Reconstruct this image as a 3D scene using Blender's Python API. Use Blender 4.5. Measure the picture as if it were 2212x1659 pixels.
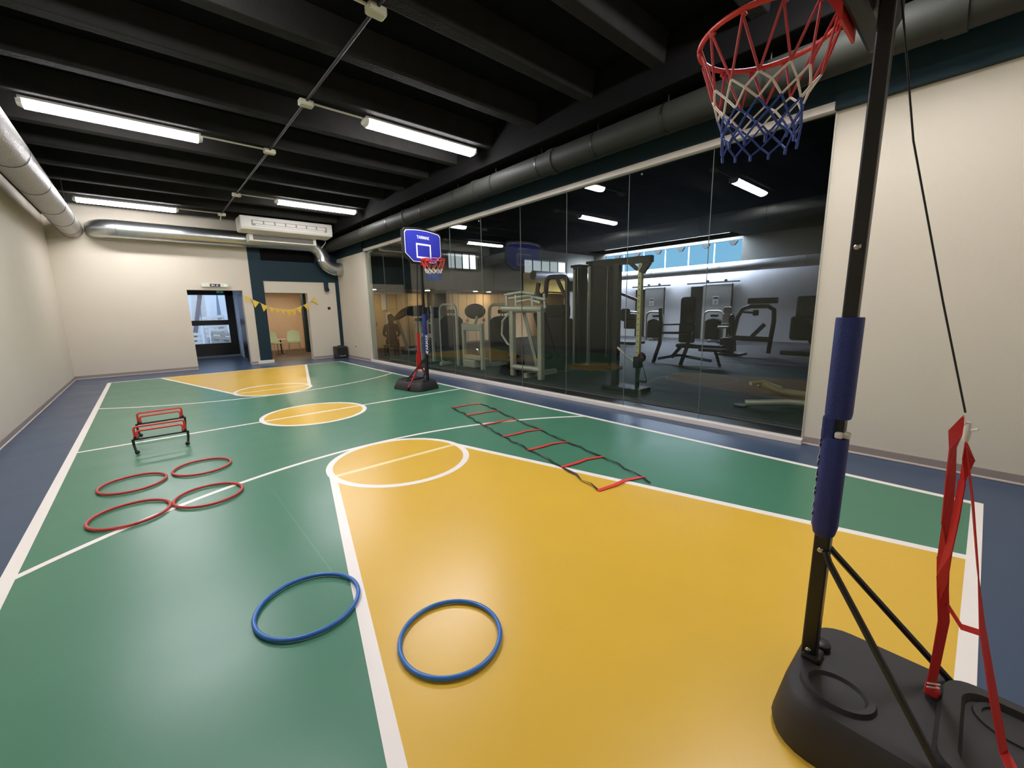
import bpy, bmesh, math, random
from mathutils import Vector, Matrix
random.seed(7)
S = bpy.context.scene
for o in list(bpy.data.objects): bpy.data.objects.remove(o)
COL = S.collection
PI = math.pi

# ------------------------------------------------------------------ camera
def make_camera():
    yaw, pit, rol = .718, -.1774, -.0202
    f = Vector((math.sin(yaw)*math.cos(pit), math.cos(yaw)*math.cos(pit), math.sin(pit)))
    r = Vector((math.cos(yaw), -math.sin(yaw), 0)); u = r.cross(f)
    r2 = r*math.cos(rol)+u*math.sin(rol); u2 = -r*math.sin(rol)+u*math.cos(rol)
    cd = bpy.data.cameras.new('camera'); c = bpy.data.objects.new('camera', cd); COL.objects.link(c)
    m = Matrix((r2, u2, -f)).transposed().to_4x4(); m.translation = Vector((0, 0, 1.45))
    c.matrix_world = m
    cd.sensor_fit = 'HORIZONTAL'; cd.sensor_width = 36; cd.lens = 892.9/2212*36
    cd.clip_start = .02; cd.clip_end = 300
    S.camera = c
make_camera()

# ------------------------------------------------------------------ world and exposure
W = bpy.data.worlds.new('world'); S.world = W; W.use_nodes = True
_bg = W.node_tree.nodes['Background']
_bg.inputs[0].default_value = (.60, .74, 1.0, 1); _bg.inputs[1].default_value = 2.3
S.view_settings.view_transform = 'Standard'; S.view_settings.look = 'None'
S.view_settings.exposure = 0.0; S.view_settings.gamma = 1.0; S.view_settings.use_curve_mapping = False
LAMP = 74.0          # strength of the fluorescent diffusers

# ------------------------------------------------------------------ materials
def lin(c):
    return tuple(((v/255)/12.92 if v/255 <= .04045 else ((v/255+.055)/1.055)**2.4) for v in c)
MATS = {}
def mat(name, rgb, rough=.5, metal=0., bump=0., bscale=60., var=.06, vscale=4., spec=.5, coat=0., emit=None, estr=0., trans=0.):
    """procedural principled material: object-space noise for colour and relief"""
    if name in MATS: return MATS[name]
    m = bpy.data.materials.new(name); m.use_nodes = True
    nt = m.node_tree; N = nt.nodes; L = nt.links
    b = N['Principled BSDF']; MATS[name] = m
    col = lin(rgb) if max(rgb) > 1.0 else rgb
    b.inputs['Roughness'].default_value = rough; b.inputs['Metallic'].default_value = metal
    b.inputs['Specular IOR Level'].default_value = spec
    b.inputs['Coat Weight'].default_value = coat
    tc = N.new('ShaderNodeTexCoord')
    nz = N.new('ShaderNodeTexNoise'); nz.inputs['Scale'].default_value = vscale; nz.inputs['Detail'].default_value = 4
    L.new(tc.outputs['Object'], nz.inputs['Vector'])
    mx = N.new('ShaderNodeMix'); mx.data_type = 'RGBA'
    mx.inputs[6].default_value = (*[v*(1-var) for v in col], 1); mx.inputs[7].default_value = (*[min(1, v*(1+var)) for v in col], 1)
    L.new(nz.outputs['Fac'], mx.inputs[0]); L.new(mx.outputs[2], b.inputs['Base Color'])
    if bump:
        n2 = N.new('ShaderNodeTexNoise'); n2.inputs['Scale'].default_value = bscale; n2.inputs['Detail'].default_value = 3
        L.new(tc.outputs['Object'], n2.inputs['Vector'])
        bp = N.new('ShaderNodeBump'); bp.inputs['Strength'].default_value = bump; bp.inputs['Distance'].default_value = .01
        L.new(n2.outputs['Fac'], bp.inputs['Height']); L.new(bp.outputs['Normal'], b.inputs['Normal'])
    if emit:
        b.inputs['Emission Color'].default_value = (*emit, 1); b.inputs['Emission Strength'].default_value = estr
    return m

def glass_mat(name, tint, ior=1.5, rough=0.0):
    """thin architectural pane: Fresnel mix of straight transmission and mirror"""
    m = bpy.data.materials.new(name); m.use_nodes = True
    nt = m.node_tree; N = nt.nodes; L = nt.links; N.clear()
    out = N.new('ShaderNodeOutputMaterial'); mix = N.new('ShaderNodeMixShader')
    tr = N.new('ShaderNodeBsdfTransparent'); tr.inputs[0].default_value = (*tint, 1)
    gl = N.new('ShaderNodeBsdfGlossy'); gl.inputs['Roughness'].default_value = rough; gl.inputs[0].default_value = (.95, 1, .97, 1)
    ge = N.new('ShaderNodeNewGeometry'); iv = N.new('ShaderNodeMix'); iv.inputs[2].default_value = ior; iv.inputs[3].default_value = 1/ior
    L.new(ge.outputs['Backfacing'], iv.inputs[0])
    fr = N.new('ShaderNodeFresnel'); L.new(iv.outputs[0], fr.inputs['IOR'])
    L.new(fr.outputs[0], mix.inputs[0]); L.new(tr.outputs[0], mix.inputs[1]); L.new(gl.outputs[0], mix.inputs[2])
    L.new(mix.outputs[0], out.inputs[0]); MATS[name] = m
    return m

def emis(name, rgb, strength):
    m = bpy.data.materials.new(name); m.use_nodes = True
    N = m.node_tree.nodes; L = m.node_tree.links; N.clear()
    out = N.new('ShaderNodeOutputMaterial'); e = N.new('ShaderNodeEmission')
    e.inputs[0].default_value = (*rgb, 1); e.inputs[1].default_value = strength
    L.new(e.outputs[0], out.inputs[0]); MATS[name] = m
    return m

def floor_mat(name, rgb, rough=.30, var=.05):
    """poured sports floor: satin coat, faint orange-peel and scuffs"""
    m = mat(name, rgb, rough, bump=.035, bscale=260., var=var, vscale=1.6, spec=.5)
    N = m.node_tree.nodes; L = m.node_tree.links; b = N['Principled BSDF']
    tc = N.new('ShaderNodeTexCoord'); ns = N.new('ShaderNodeTexNoise'); ns.inputs['Scale'].default_value = 2.2; ns.inputs['Detail'].default_value = 6
    L.new(tc.outputs['Object'], ns.inputs['Vector'])
    rr = N.new('ShaderNodeMapRange'); rr.inputs[3].default_value = rough-.05; rr.inputs[4].default_value = rough+.07
    L.new(ns.outputs['Fac'], rr.inputs[0]); L.new(rr.outputs[0], b.inputs['Roughness'])
    return m

# ------------------------------------------------------------------ mesh builder
class MB:
    def __init__(s): s.v = []; s.f = []; s.mi = []; s.cur = 0
    def add(s, vs, fs):
        n = len(s.v); s.v += [tuple(v) for v in vs]; s.f += [[i+n for i in f] for f in fs]; s.mi += [s.cur]*len(fs)
        return s
    def box(s, x0, x1, y0, y1, z0, z1):
        v = [(x0,y0,z0),(x1,y0,z0),(x1,y1,z0),(x0,y1,z0),(x0,y0,z1),(x1,y0,z1),(x1,y1,z1),(x0,y1,z1)]
        return s.add(v, [(0,3,2,1),(4,5,6,7),(0,1,5,4),(1,2,6,5),(2,3,7,6),(3,0,4,7)])
    def cbox(s, c, d, M=None):
        n = len(s.v); s.box(c[0]-d[0]/2,c[0]+d[0]/2,c[1]-d[1]/2,c[1]+d[1]/2,c[2]-d[2]/2,c[2]+d[2]/2)
        if M is not None:
            cc = Vector(c)
            for i in range(n, len(s.v)): s.v[i] = tuple(M @ (Vector(s.v[i])-cc) + cc)
        return s
    def bar(s, a, b, w, h, up=(0,0,1)):
        """box section w x h running from a to b"""
        a = Vector(a); b = Vector(b); d = (b-a).normalized(); up = Vector(up)
        x = d.cross(up)
        if x.length < 1e-4: x = d.cross(Vector((0,1,0)))
        x.normalize(); y = x.cross(d)
        v = []
        for p in (a, b):
            for sx, sy in ((-1,-1),(1,-1),(1,1),(-1,1)): v.append(p+x*sx*w/2+y*sy*h/2)
        return s.add(v, [(3,2,1,0),(4,5,6,7),(0,1,5,4),(1,2,6,5),(2,3,7,6),(3,0,4,7)])
    def tube(s, pts, r, seg=10, closed=False, caps=True):
        pts = [Vector(p) for p in pts]; n = len(pts); rs = r if isinstance(r, (list, tuple)) else [r]*n
        ref = None; v = []
        for i, p in enumerate(pts):
            if closed: d = pts[(i+1) % n]-pts[i-1]
            else: d = pts[min(i+1, n-1)]-pts[max(i-1, 0)]
            d.normalize()
            if ref is None:
                ref = d.cross(Vector((0,0,1)))
                if ref.length < .05: ref = d.cross(Vector((0,1,0)))
            x = ref - d*ref.dot(d); x.normalize(); ref = x; y = d.cross(x)
            for k in range(seg):
                a = 2*PI*k/seg; v.append(p+(x*math.cos(a)+y*math.sin(a))*rs[i])
        f = []
        for i in range(n if closed else n-1):
            j = (i+1) % n
            for k in range(seg): f.append((i*seg+k, i*seg+(k+1)%seg, j*seg+(k+1)%seg, j*seg+k))
        if caps and not closed: f.append(tuple(range(seg))[::-1]); f.append(tuple((n-1)*seg+k for k in range(seg)))
        return s.add(v, f)
    def ribbon(s, pts, w, t=.003):
        """flat strap; pts = list of (point, width direction)"""
        v = []; n = len(pts)
        for i, (p, wd) in enumerate(pts):
            p = Vector(p); wd = Vector(wd).normalized()
            d = (Vector(pts[min(i+1,n-1)][0])-Vector(pts[max(i-1,0)][0])).normalized(); nn = d.cross(wd).normalized()
            for a, b in ((-1,-1),(1,-1),(1,1),(-1,1)): v.append(p+wd*a*w/2+nn*b*t/2)
        f = []
        for i in range(n-1):
            for k in range(4): f.append((i*4+k, i*4+(k+1)%4, i*4+4+(k+1)%4, i*4+4+k))
        f.append((3,2,1,0)); f.append(tuple((n-1)*4+k for k in range(4)))
        return s.add(v, f)
    def prism(s, poly, z0, z1, M=None):
        n = len(poly); v = [(p[0],p[1],z0) for p in poly]+[(p[0],p[1],z1) for p in poly]
        if M is not None: v = [M @ Vector(p) for p in v]
        f = [tuple(range(n))[::-1], tuple(range(n, 2*n))]+[(i,(i+1)%n,n+(i+1)%n,n+i) for i in range(n)]
        return s.add(v, f)
    def loft(s, rings, close_ends=True):
        n = len(rings[0]); v = [p for r in rings for p in r]; f = []
        for i in range(len(rings)-1):
            for k in range(n): f.append((i*n+k, i*n+(k+1)%n, (i+1)*n+(k+1)%n, (i+1)*n+k))
        if close_ends: f.append(tuple(range(n))[::-1]); f.append(tuple((len(rings)-1)*n+k for k in range(n)))
        return s.add(v, f)
    def lathe(s, prof, c=(0,0,0), seg=24):
        rings = [[(c[0]+r*math.cos(2*PI*k/seg), c[1]+r*math.sin(2*PI*k/seg), c[2]+z) for k in range(seg)] for r, z in prof]
        return s.loft(rings)
    def sphere(s, c, r, seg=10, rg=6, sc=(1,1,1)):
        prof = [(max(1e-4, math.sin(PI*i/rg)), -math.cos(PI*i/rg)) for i in range(rg+1)]
        rings = [[(c[0]+r*sc[0]*a*math.cos(2*PI*k/seg), c[1]+r*sc[1]*a*math.sin(2*PI*k/seg), c[2]+r*sc[2]*z) for k in range(seg)] for a, z in prof]
        return s.loft(rings)
    def build(s, name, m, parent=None, smooth=False, bevel=0., seg=2):
        me = bpy.data.meshes.new(name); me.from_pydata(s.v, [], s.f); me.update()
        for mm in (m if isinstance(m, (list, tuple)) else [m]): me.materials.append(MATS[mm] if isinstance(mm, str) else mm)
        if any(s.mi): me.polygons.foreach_set('material_index', s.mi)
        bm = bmesh.new(); bm.from_mesh(me); bmesh.ops.recalc_face_normals(bm, faces=bm.faces); bm.to_mesh(me); bm.free()
        if smooth:
            me.polygons.foreach_set('use_smooth', [True]*len(me.polygons))
            try: me.set_sharp_from_angle(angle=math.radians(40))
            except Exception: pass
        o = bpy.data.objects.new(name, me); COL.objects.link(o)
        if parent: o.parent = parent
        if bevel:
            b = o.modifiers.new('bevel', 'BEVEL'); b.width = bevel; b.segments = seg; b.limit_method = 'ANGLE'; b.angle_limit = math.radians(35)
        return o

def tag(o, label, cat, group=None, kind=None):
    o['label'] = label
    if cat: o['category'] = cat
    if group: o['group'] = group
    if kind: o['kind'] = kind
    return o
def thing(name, label, cat, loc=(0,0,0), rz=0., group=None):
    o = bpy.data.objects.new(name, None); o.empty_display_size = .1; COL.objects.link(o)
    o.location = loc; o.rotation_euler = (0,0,rz)
    return tag(o, label, cat, group)
def struct(o, label):
    o['label'] = label; o['kind'] = 'structure'; return o
def dup(root, loc=None, rz=None, label=None, group=None):
    r = root.copy(); COL.objects.link(r)
    if loc is not None: r.location = loc
    if rz is not None: r.rotation_euler = (0,0,rz)
    if label: r['label'] = label
    if group: r['group'] = group
    for ch in list(root.children):
        c = ch.copy(); COL.objects.link(c); c.parent = r
        for g in list(ch.children):
            d = g.copy(); COL.objects.link(d); d.parent = c
    return r
def arc(c, r, a0, a1, n, plane='xz'):
    out = []
    for i in range(n+1):
        a = a0+(a1-a0)*i/n; p, q = r*math.cos(a), r*math.sin(a)
        out.append({'xz': (c[0]+p, c[1], c[2]+q), 'xy': (c[0]+p, c[1]+q, c[2]), 'yz': (c[0], c[1]+p, c[2]+q)}[plane])
    return out
def rrect(w, h, r, n=5):
    out = []
    for cx, cy, a0 in ((w/2-r,h/2-r,0),(-w/2+r,h/2-r,PI/2),(-w/2+r,-h/2+r,PI),(w/2-r,-h/2+r,1.5*PI)):
        for i in range(n+1): a = a0+PI/2*i/n; out.append((cx+r*math.cos(a), cy+r*math.sin(a)))
    return out
def text_mesh(name, body, size, m, parent, M, bold=0.0, ext=.0008, align='CENTER'):
    cu = bpy.data.curves.new(name, 'FONT'); cu.body = body; cu.size = size; cu.align_x = align; cu.align_y = 'CENTER'
    cu.extrude = ext; cu.offset = bold
    t = bpy.data.objects.new(name, cu); COL.objects.link(t)
    dg = bpy.context.evaluated_depsgraph_get()
    me = bpy.data.meshes.new_from_object(t.evaluated_get(dg)); bpy.data.objects.remove(t)
    me.transform(M); me.materials.clear(); me.materials.append(MATS[m])
    o = bpy.data.objects.new(name, me); COL.objects.link(o); o.parent = parent
    return o

# palette ---------------------------------------------------------------------
floor_mat('floor_blue', (56, 76, 102)); floor_mat('floor_green', (72, 128, 100)); floor_mat('floor_yellow', (226, 182, 62)); floor_mat('floor_white', (247, 239, 229), .34)
floor_mat('floor_cream', (245, 226, 168), .34)
mat('wall_beige', (208, 199, 180), .75, bump=.25, bscale=180., var=.03, vscale=2.)
mat('wall_teal', (27, 49, 57), .65, spec=.25, bump=.1, bscale=90.)
mat('ceiling_black', (17, 16, 16), .9, spec=.1, bump=.5, bscale=25., var=.25, vscale=3.)
mat('beam_black', (38, 37, 34), .85, spec=.12, bump=.5, bscale=40., var=.3, vscale=5.)
mat('baseboard', (150, 138, 130), .5, var=.08); mat('shoe_strip', (206, 192, 182), .4)
mat('white_metal', (226, 216, 206), .4); mat('white_plastic', (222, 218, 206), .45); mat('ivory_box', (200, 196, 172), .5)
mat('galv', (186, 188, 186), .30, metal=.95, bump=.06, bscale=18., var=.16, vscale=9.)
mat('duct_wrap', (156, 154, 147), .42, metal=.8, bump=.9, bscale=45., var=.15, vscale=12.)
mat('pipe_dark', (46, 47, 41), .6, spec=.2, bump=.08, bscale=50., var=.15)
mat('black', (22, 21, 21), .45, var=.1); mat('black_metal', (24, 22, 20), .38, var=.1); mat('black_plastic', (42, 39, 38), .55, bump=.12, bscale=220., var=.08)
mat('rubber', (36, 35, 36), .7, spec=.25, bump=.3, bscale=160., var=.25, vscale=14.)
mat('red', (228, 66, 58), .38); mat('red_rim', (206, 52, 42), .32); mat('red_strap', (196, 38, 34), .65, bump=.2, bscale=300.); mat('red_cord', (186, 62, 56), .6)
mat('white_cord', (228, 218, 204), .6); mat('blue_cord', (48, 72, 150), .6)
mat('ring_red', (196, 66, 60), .35); mat('ring_blue', (50, 112, 190), .3)
mat('pad_blue', (29, 44, 108), .6, bump=.2, bscale=120.); mat('board_blue', (44, 50, 160), .35); mat('print_white', (236, 234, 236), .4); mat('board_dot', (112, 118, 206), .4)
mat('bolt', (190, 186, 176), .25, metal=1.); mat('yellow_flag', (224, 186, 64), .7)
mat('silver_frame', (180, 178, 162), .35, metal=.25, var=.05); mat('machine_dark', (26, 25, 24), .5, spec=.25); mat('machine_black', (16, 15, 15), .5, spec=.25); mat('upholstery', (19, 18, 18), .6, spec=.2)
mat('chrome', (210, 212, 214), .14, metal=1.); mat('seat_grey', (150, 140, 132), .6)
mat('wood_panel', (214, 184, 144), .5, var=.08, vscale=3.); mat('wood_seam', (140, 110, 80), .6); mat('gym_grey', (112, 108, 100), .75); mat('gym_white', (214, 212, 214), .7, bump=.1, bscale=120.)
mat('gym_yellow', (224, 186, 84), .7); mat('brown_dark', (84, 70, 58), .55, var=.15); mat('door_grey', (176, 174, 172), .6)
mat('tan_wall', (216, 192, 164), .75, bump=.2, bscale=120.); mat('chair_green', (176, 196, 160), .45)
mat('outside_white', (226, 232, 240), .7); mat('outside_grey', (150, 160, 174), .8, bump=.4, bscale=30., var=.2); mat('plank_pale', (216, 214, 210), .7, var=.15, vscale=8.); mat('plank_dark', (120, 110, 116), .7, var=.2)
mat('pallet', (228, 226, 222), .8, var=.12, vscale=9.); mat('paper', (236, 238, 242), .6); mat('sign_green', (30, 96, 76), .4, emit=lin((40, 130, 100)), estr=.3)
mat('skin', (120, 86, 70), .6); mat('dark_cloth', (17, 17, 19), .85, spec=.1, bump=.3, bscale=90.); mat('hair_dark', (16, 14, 13), .7)
mat('galv_dull', (196, 196, 198), .5, metal=.5, var=.1); mat('gym_shade', (70, 70, 66), .8); mat('seal', (120, 126, 120), .3); mat('yellow_post', (196, 190, 140), .4, metal=.2); mat('terra', (160, 90, 70), .6); mat('maroon', (44, 20, 19), .6)
glass_mat('glass', (.88, .90, .87), 1.38); glass_mat('glass_clear', (.93, .96, .96))
emis('lamp_glow', (1.0, .985, 1.04), LAMP); emis('downlight', (1.0, .80, .52), 130.); emis('downlight_room', (1.0, .84, .62), 300.); emis('led_green', (.1, 1., .35), 6.)
emis('roof_pane', (.66, .76, 1.0), 75.); emis('wall_glow', (.25, .60, .98), 1.0); emis('bright_pane', (.72, .84, 1.0), 2.2); emis('dim_pane', (.62, .72, .80), .7)

# ================================================================== STRUCTURE
XL, XR, YF, YN = -1.43, 5.05, 14.3, -1.35
RIB, SLAB = 3.97, 4.26
# floor and painted court ---------------------------------------------------
floor = struct(MB().box(XL-.2, 5.08, YN-.2, YF+.25, -.12, 0).build('floor', 'floor_blue'), 'glossy blue sports floor with painted basketball court')
CX, Y0, Y1, X0, X1, LW = 1.775, -.14, 13.0, -.81, 4.38, .06
def sheet(name, poly, z, m, label=None):
    o = MB().prism(poly, z-.0007, z).build(name, m, floor)
    if label: o['label'] = label
    return o
sheet('court_surface', [(X0,Y0),(X1,Y0),(X1,Y1),(X0,Y1)], .0008, 'floor_green', 'green playing area')
KX = 1.745; FT = 3.72; FR = .655
def key_poly(near, grow=0.0):
    h0, h1 = 1.645-.06, .655
    p = [(KX-1.62, -.1), (KX+1.62, -.1), (KX+h1, FT+.0), (KX-h1, FT+.0)]
    return p if near else [(x, Y1+Y0-y) for x, y in p][::-1]
def disc(cx, cy, r, n=64, a0=0, a1=2*PI):
    return [(cx+r*math.cos(a0+(a1-a0)*i/n), cy+r*math.sin(a0+(a1-a0)*i/n)) for i in range(n)]
MY = (Y0+Y1)/2
for near in (True, False):
    fy = FT if near else 2*MY-FT
    sheet('key_area', key_poly(near), .0016, 'floor_yellow', 'yellow painted key')
    sheet('key_circle', disc(KX, fy, FR), .0018, 'floor_yellow', 'yellow free throw circle')
sheet('centre_circle', disc(1.73, MY, .69), .0016, 'floor_yellow', 'yellow centre circle')
def line(pts, w, z, m='floor_white', closed=False, name='court_line'):
    pts = [Vector((p[0], p[1], 0)) for p in pts]; n = len(pts); a = []; b = []
    for i, p in enumerate(pts):
        d = (pts[(i+1) % n]-pts[i-1]) if closed else (pts[min(i+1,n-1)]-pts[max(i-1,0)])
        d.normalize(); q = Vector((-d.y, d.x, 0)); a.append(p+q*w/2); b.append(p-q*w/2)
    v = [(*p.xy, z) for p in a+b]+[(*p.xy, z-.0006) for p in a+b]; f = []
    for i in range(n if closed else n-1):
        j = (i+1) % n
        f += [(i, j, n+j, n+i), (2*n+i, 2*n+n+i, 2*n+n+j, 2*n+j), (i, 2*n+i, 2*n+j, j), (n+i, n+j, 3*n+j, 3*n+i)]
    MB().add(v, f).build(name, m, floor)
zl = .0026
line([(X0+.034, Y0),(X0+.034, Y1)], .068, zl); line([(X1-.03, Y0),(X1-.03, Y1)], LW, zl)
line([(X0, Y0+.03),(X1, Y0+.03)], LW, zl+.0003); line([(X0, Y1-.03),(X1, Y1-.03)], LW, zl+.0003)
line([(X0+.05, MY),(X1-.05, MY)], .05, zl-.0003, 'floor_white')
line(disc(1.73, MY, .69), .06, zl+.0002, closed=True)
for near in (True, False):
    g = (lambda y: y) if near else (lambda y: 2*MY-y)
    for s in (-1, 1): line([(KX+s*1.62, g(-.1)), (KX+s*.655, g(FT+.0))], .06, zl)
    line(disc(KX, g(FT), FR), .06, zl+.0003, closed=True)
    line([(KX-.63, g(FT)), (KX+.63, g(FT))], .055, zl-.0002, 'floor_cream')
    c = (1.79, .36); R = 4.03
    a0 = math.acos((X1-.03-c[0])/R); a1 = PI-math.acos((c[0]-(X0+.05))/R)
    line([(c[0]+R*math.cos(a0+(a1-a0)*i/60), g(c[1]+R*math.sin(a0+(a1-a0)*i/60))) for i in range(61)], .05, zl-.0005)

floor_mat('floor_scuff', (92, 142, 116), .36)
line([(.622, 3.77), (.617, 2.88), (.615, 2.27)], .006, .0012, 'floor_scuff', name='scuff_mark')
# ceiling ----------------------------------------------------------------------
ceil = struct(MB().box(XL-.3, 5.3, YN-.3, YF+.3, SLAB, SLAB+.2).build('ceiling', 'ceiling_black'), 'black painted concrete ceiling with cross ribs')
for y in [-.3, .7, 1.7, 2.68, 3.62, 4.6, 5.58, 6.56, 7.54, 8.52, 9.5, 10.55, 11.53, 12.62, 13.6]:
    pr = [(-.075, 0), (.075, 0), (.115, SLAB-RIB), (-.115, SLAB-RIB)]
    MB().loft([[(x, y+p[0]-.04, RIB+p[1]) for p in pr] for x in (XL, 4.6)]).build('ceiling_rib', 'beam_black', ceil, bevel=.012)
MB().box(4.46, 5.3, YN, YF, 3.74, SLAB).build('girder', 'ceiling_black', ceil, bevel=.015)
MB().box(XL, XL+.14, YN, YF, 3.78, SLAB).build('girder', 'ceiling_black', ceil)

# walls ------------------------------------------------------------------------
struct(MB().box(XL-.25, XL, YN-.25, YF+.25, 0, 4.3).build('wall_left', 'wall_beige'), 'plain beige plaster wall on the left side')
struct(MB().box(XL-.25, 5.3, YN-.25, YN, 0, 4.3).build('wall_near', 'wall_beige'), 'beige wall behind the camera')
wf = MB()
wf.box(XL, .96, YF, YF+.25, 0, 4.3).box(.96, 2.235, YF, YF+.25, 2.155, 4.3).box(2.235, 2.79, YF, YF+.25, 0, 4.3).box(2.79, 3.98, YF, YF+.25, 2.1, 4.3).box(3.98, 5.3, YF, YF+.25, 0, 4.3)
struct(wf.build('wall_far', 'wall_beige'), 'beige end wall with two doorways and teal portal')
wr = MB().box(XR, XR+.2, YN, 1.15, 0, 3.2).box(XR, XR+.2, -3.4, YN-.25, 0, 4.4).box(4.97, 5.2, 12.12, YF, 0, 3.18)
struct(wr.build('wall_right', 'wall_beige'), 'beige wall sections at both ends of the glass partition')
tb = MB().box(4.98, 5.25, YN, 1.15, 3.19, 3.9).box(5.02, 5.25, 1.15, 12.12, 3.26, 3.9).box(4.955, 5.25, 12.12, YF, 3.18, 3.9)
struct(tb.build('trim_1', 'wall_teal'), 'dark teal beam above the glass partition')
tp = MB().box(2.47, 2.79, YF-.02, YF+.0, .1, 3.97).box(2.79, 4.97, YF-.02, YF, 2.44, 3.03).box(2.79, 4.97, YF-.02, YF, 3.43, 3.97).box(4.28, 4.97, YF-.02, YF, 3.03, 3.43).box(4.86, 4.97, YF-.02, YF, .1, 2.44)
struct(tp.build('trim_2', 'wall_teal'), 'dark teal painted portal around the open doorway')
struct(MB().box(2.79, 4.28, YF-.004, YF, 3.03, 3.43).build('recess_shade', 'ceiling_black'), 'flat black sheet for the shade of the recess over the teal portal')  # no real depth: the dark of the recess is put into the colour
struct(MB().box(2.40, 2.83, YF-.05, YF, 0, .10).build('trim_4', 'white_plastic', bevel=.01), 'pale plinth at the foot of the teal column')
def base(name, segs, label):
    o = MB(); sh = MB()
    for (x0, y0, x1, y1, nx, ny) in segs:
        ax, bx = sorted((x0, x1)); ay, by = sorted((y0, y1))
        o.box(ax+min(0, nx*.012), bx+max(0, nx*.012), ay+min(0, ny*.012), by+max(0, ny*.012), .018, .085)
        sh.box(ax+min(0, nx*.02), bx+max(0, nx*.02), ay+min(0, ny*.02), by+max(0, ny*.02), 0, .02)
    r = struct(o.build(name, 'baseboard', bevel=.003), label); s = sh.build('shoe_strip', 'shoe_strip', r, bevel=.006)
base('baseboard_left', [(XL, YN, XL, YF, 1, 0)], 'taupe baseboard along the left wall')
base('baseboard_far', [(XL, YF, .96, YF, 0, -1), (2.235, YF, 2.4, YF, 0, -1), (3.98, YF, 4.97, YF, 0, -1)], 'taupe baseboard along the end wall')
base('baseboard_right', [(XR, YN, XR, 1.14, -1, 0), (4.97, 12.13, 4.97, YF, -1, 0)], 'taupe baseboard below the right wall sections')

# glass partition --------------------------------------------------------------
win = thing('window_1', 'frameless glass partition between court and gym', None); win['kind'] = 'structure'
GX = 5.05
seams = [1.15, 2.25, 3.34, 4.43, 5.48, 6.59, 7.67, 8.75, 9.83, 10.95, 12.12]
for a, b in zip(seams, seams[1:]):
    MB().box(GX-.006, GX+.006, a+.003, b-.003, .05, 3.2).build('glass_panel', 'glass', win)
for y in seams[1:-1]: MB().box(GX-.0065, GX+.0065, y-.002, y+.002, .05, 3.2).build('joint_seal', 'seal', win)
MB().box(4.985, GX+.03, 1.15, 12.12, 3.19, 3.262).build('top_rail', 'white_metal', win, bevel=.004)
MB().box(4.97, GX+.03, 1.13, 12.12, 0, .058).build('bottom_rail', 'white_metal', win, bevel=.004)
MB().box(GX-.012, GX+.012, 1.138, 1.152, .05, 3.19).build('side_channel', 'silver_frame', win)
for y in (3.15, 6.63): MB().lathe([(.012, 0), (.012, .01)], (0,0,0), 12).build('glass_clip', 'bolt', win).matrix_local = Matrix.Translation((GX-.006, y, 3.13)) @ Matrix.Rotation(-PI/2, 4, 'Y')

# ================================================================== CEILING SERVICES
def ceiling_lamp(xa, xb, y, label):
    L_ = xb-xa
    t = thing('ceiling_lamp', label, 'ceiling lamp', (xa, y, 3.96), 0, 'fluorescent batten lamps under the black ceiling')
    pr = [(-.075, 0), (.075, 0), (.1, -.035), (-.1, -.035)]
    MB().loft([[(x, p[0], p[1]) for p in pr] for x in (.02, L_-.02)]).build('housing', 'white_plastic', t)
    pr = [(-.095, -.036), (.095, -.036), (.085, -.08), (.045, -.105), (-.045, -.105), (-.085, -.08)]
    MB().loft([[(x, p[0]*k, -.036+(p[1]+.036)*k) for p in pr] for x, k in ((.05, 1), (L_-.05, 1))]).build('diffuser', 'lamp_glow', t)
    for x0, x1 in ((.0, .05), (L_-.05, L_)):
        k0, k1 = (.72, 1) if x0 == 0 else (1, .72)
        MB().loft([[(x, p[0]*k, -.036+(p[1]+.036)*k) for p in pr] for x, k in ((x0, k0), (x1, k1))]).build('end_cap', 'white_plastic', t)
    return t
ceiling_lamp(-.77, .95, 7.62, 'lit fluorescent batten lamp at upper left, closest lamp left of the conduit in view')
ceiling_lamp(2.48, 4.28, 5.69, 'lit fluorescent batten lamp nearest the dark pipe, closest lamp right of the conduit')
ceiling_lamp(-.79, .94, 12.87, 'lit fluorescent batten lamp close to the end wall above the horizontal duct')
ceiling_lamp(2.5, 4.3, 10.66, 'lit fluorescent batten lamp just above the white air conditioner')
ceiling_lamp(-.77, .95, 3.68, 'lit fluorescent batten lamp overhead near the first junction box')
ceiling_lamp(2.48, 4.28, .95, 'lit fluorescent batten lamp overhead above the near basketball hoop')

cond = thing('cable_conduit', 'long thin grey conduit running along the middle of the ceiling', 'conduit', (1.79, -1, 3.945))
MB().tube([(0, 0, 0), (0, 14.2, 0)], .016, 8).build('main_tube', 'pipe_dark', cond, True)
for y, d, e in ((3.68, -1, .84), (5.69, 1, .69), (7.62, -1, .84), (10.66, 1, .71), (12.87, -1, .85)):
    MB().tube([(0, y+1, 0), (d*e, y+1, 0)], .013, 8).build('branch_tube', 'ivory_box', cond, True)
MB().tube([(0, 13.9, 0), (-.02, 14.1, -.12)], .012, 8).build('end_drop', 'ivory_box', cond, True)
for y, lab in ((3.68, 'largest looking ivory junction box on the conduit, at the top of the view'), (5.69, 'ivory junction box feeding the lamp nearest the dark pipe'),
               (7.62, 'ivory junction box feeding the upper left lamp'), (10.66, 'ivory junction box feeding the lamp above the air conditioner'), (12.87, 'ivory junction box feeding the lamp close to the end wall')):
    j = thing('junction_box', lab, 'junction box', (1.79, y, 3.955), 0, 'junction boxes along the ceiling conduit')
    MB().prism(rrect(.16, .11, .02), -.055, 0).build('body', 'ivory_box', j, bevel=.006)
    MB().prism(rrect(.145, .095, .018), -.062, -.054).build('lid', 'ivory_box', j, bevel=.004)

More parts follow.
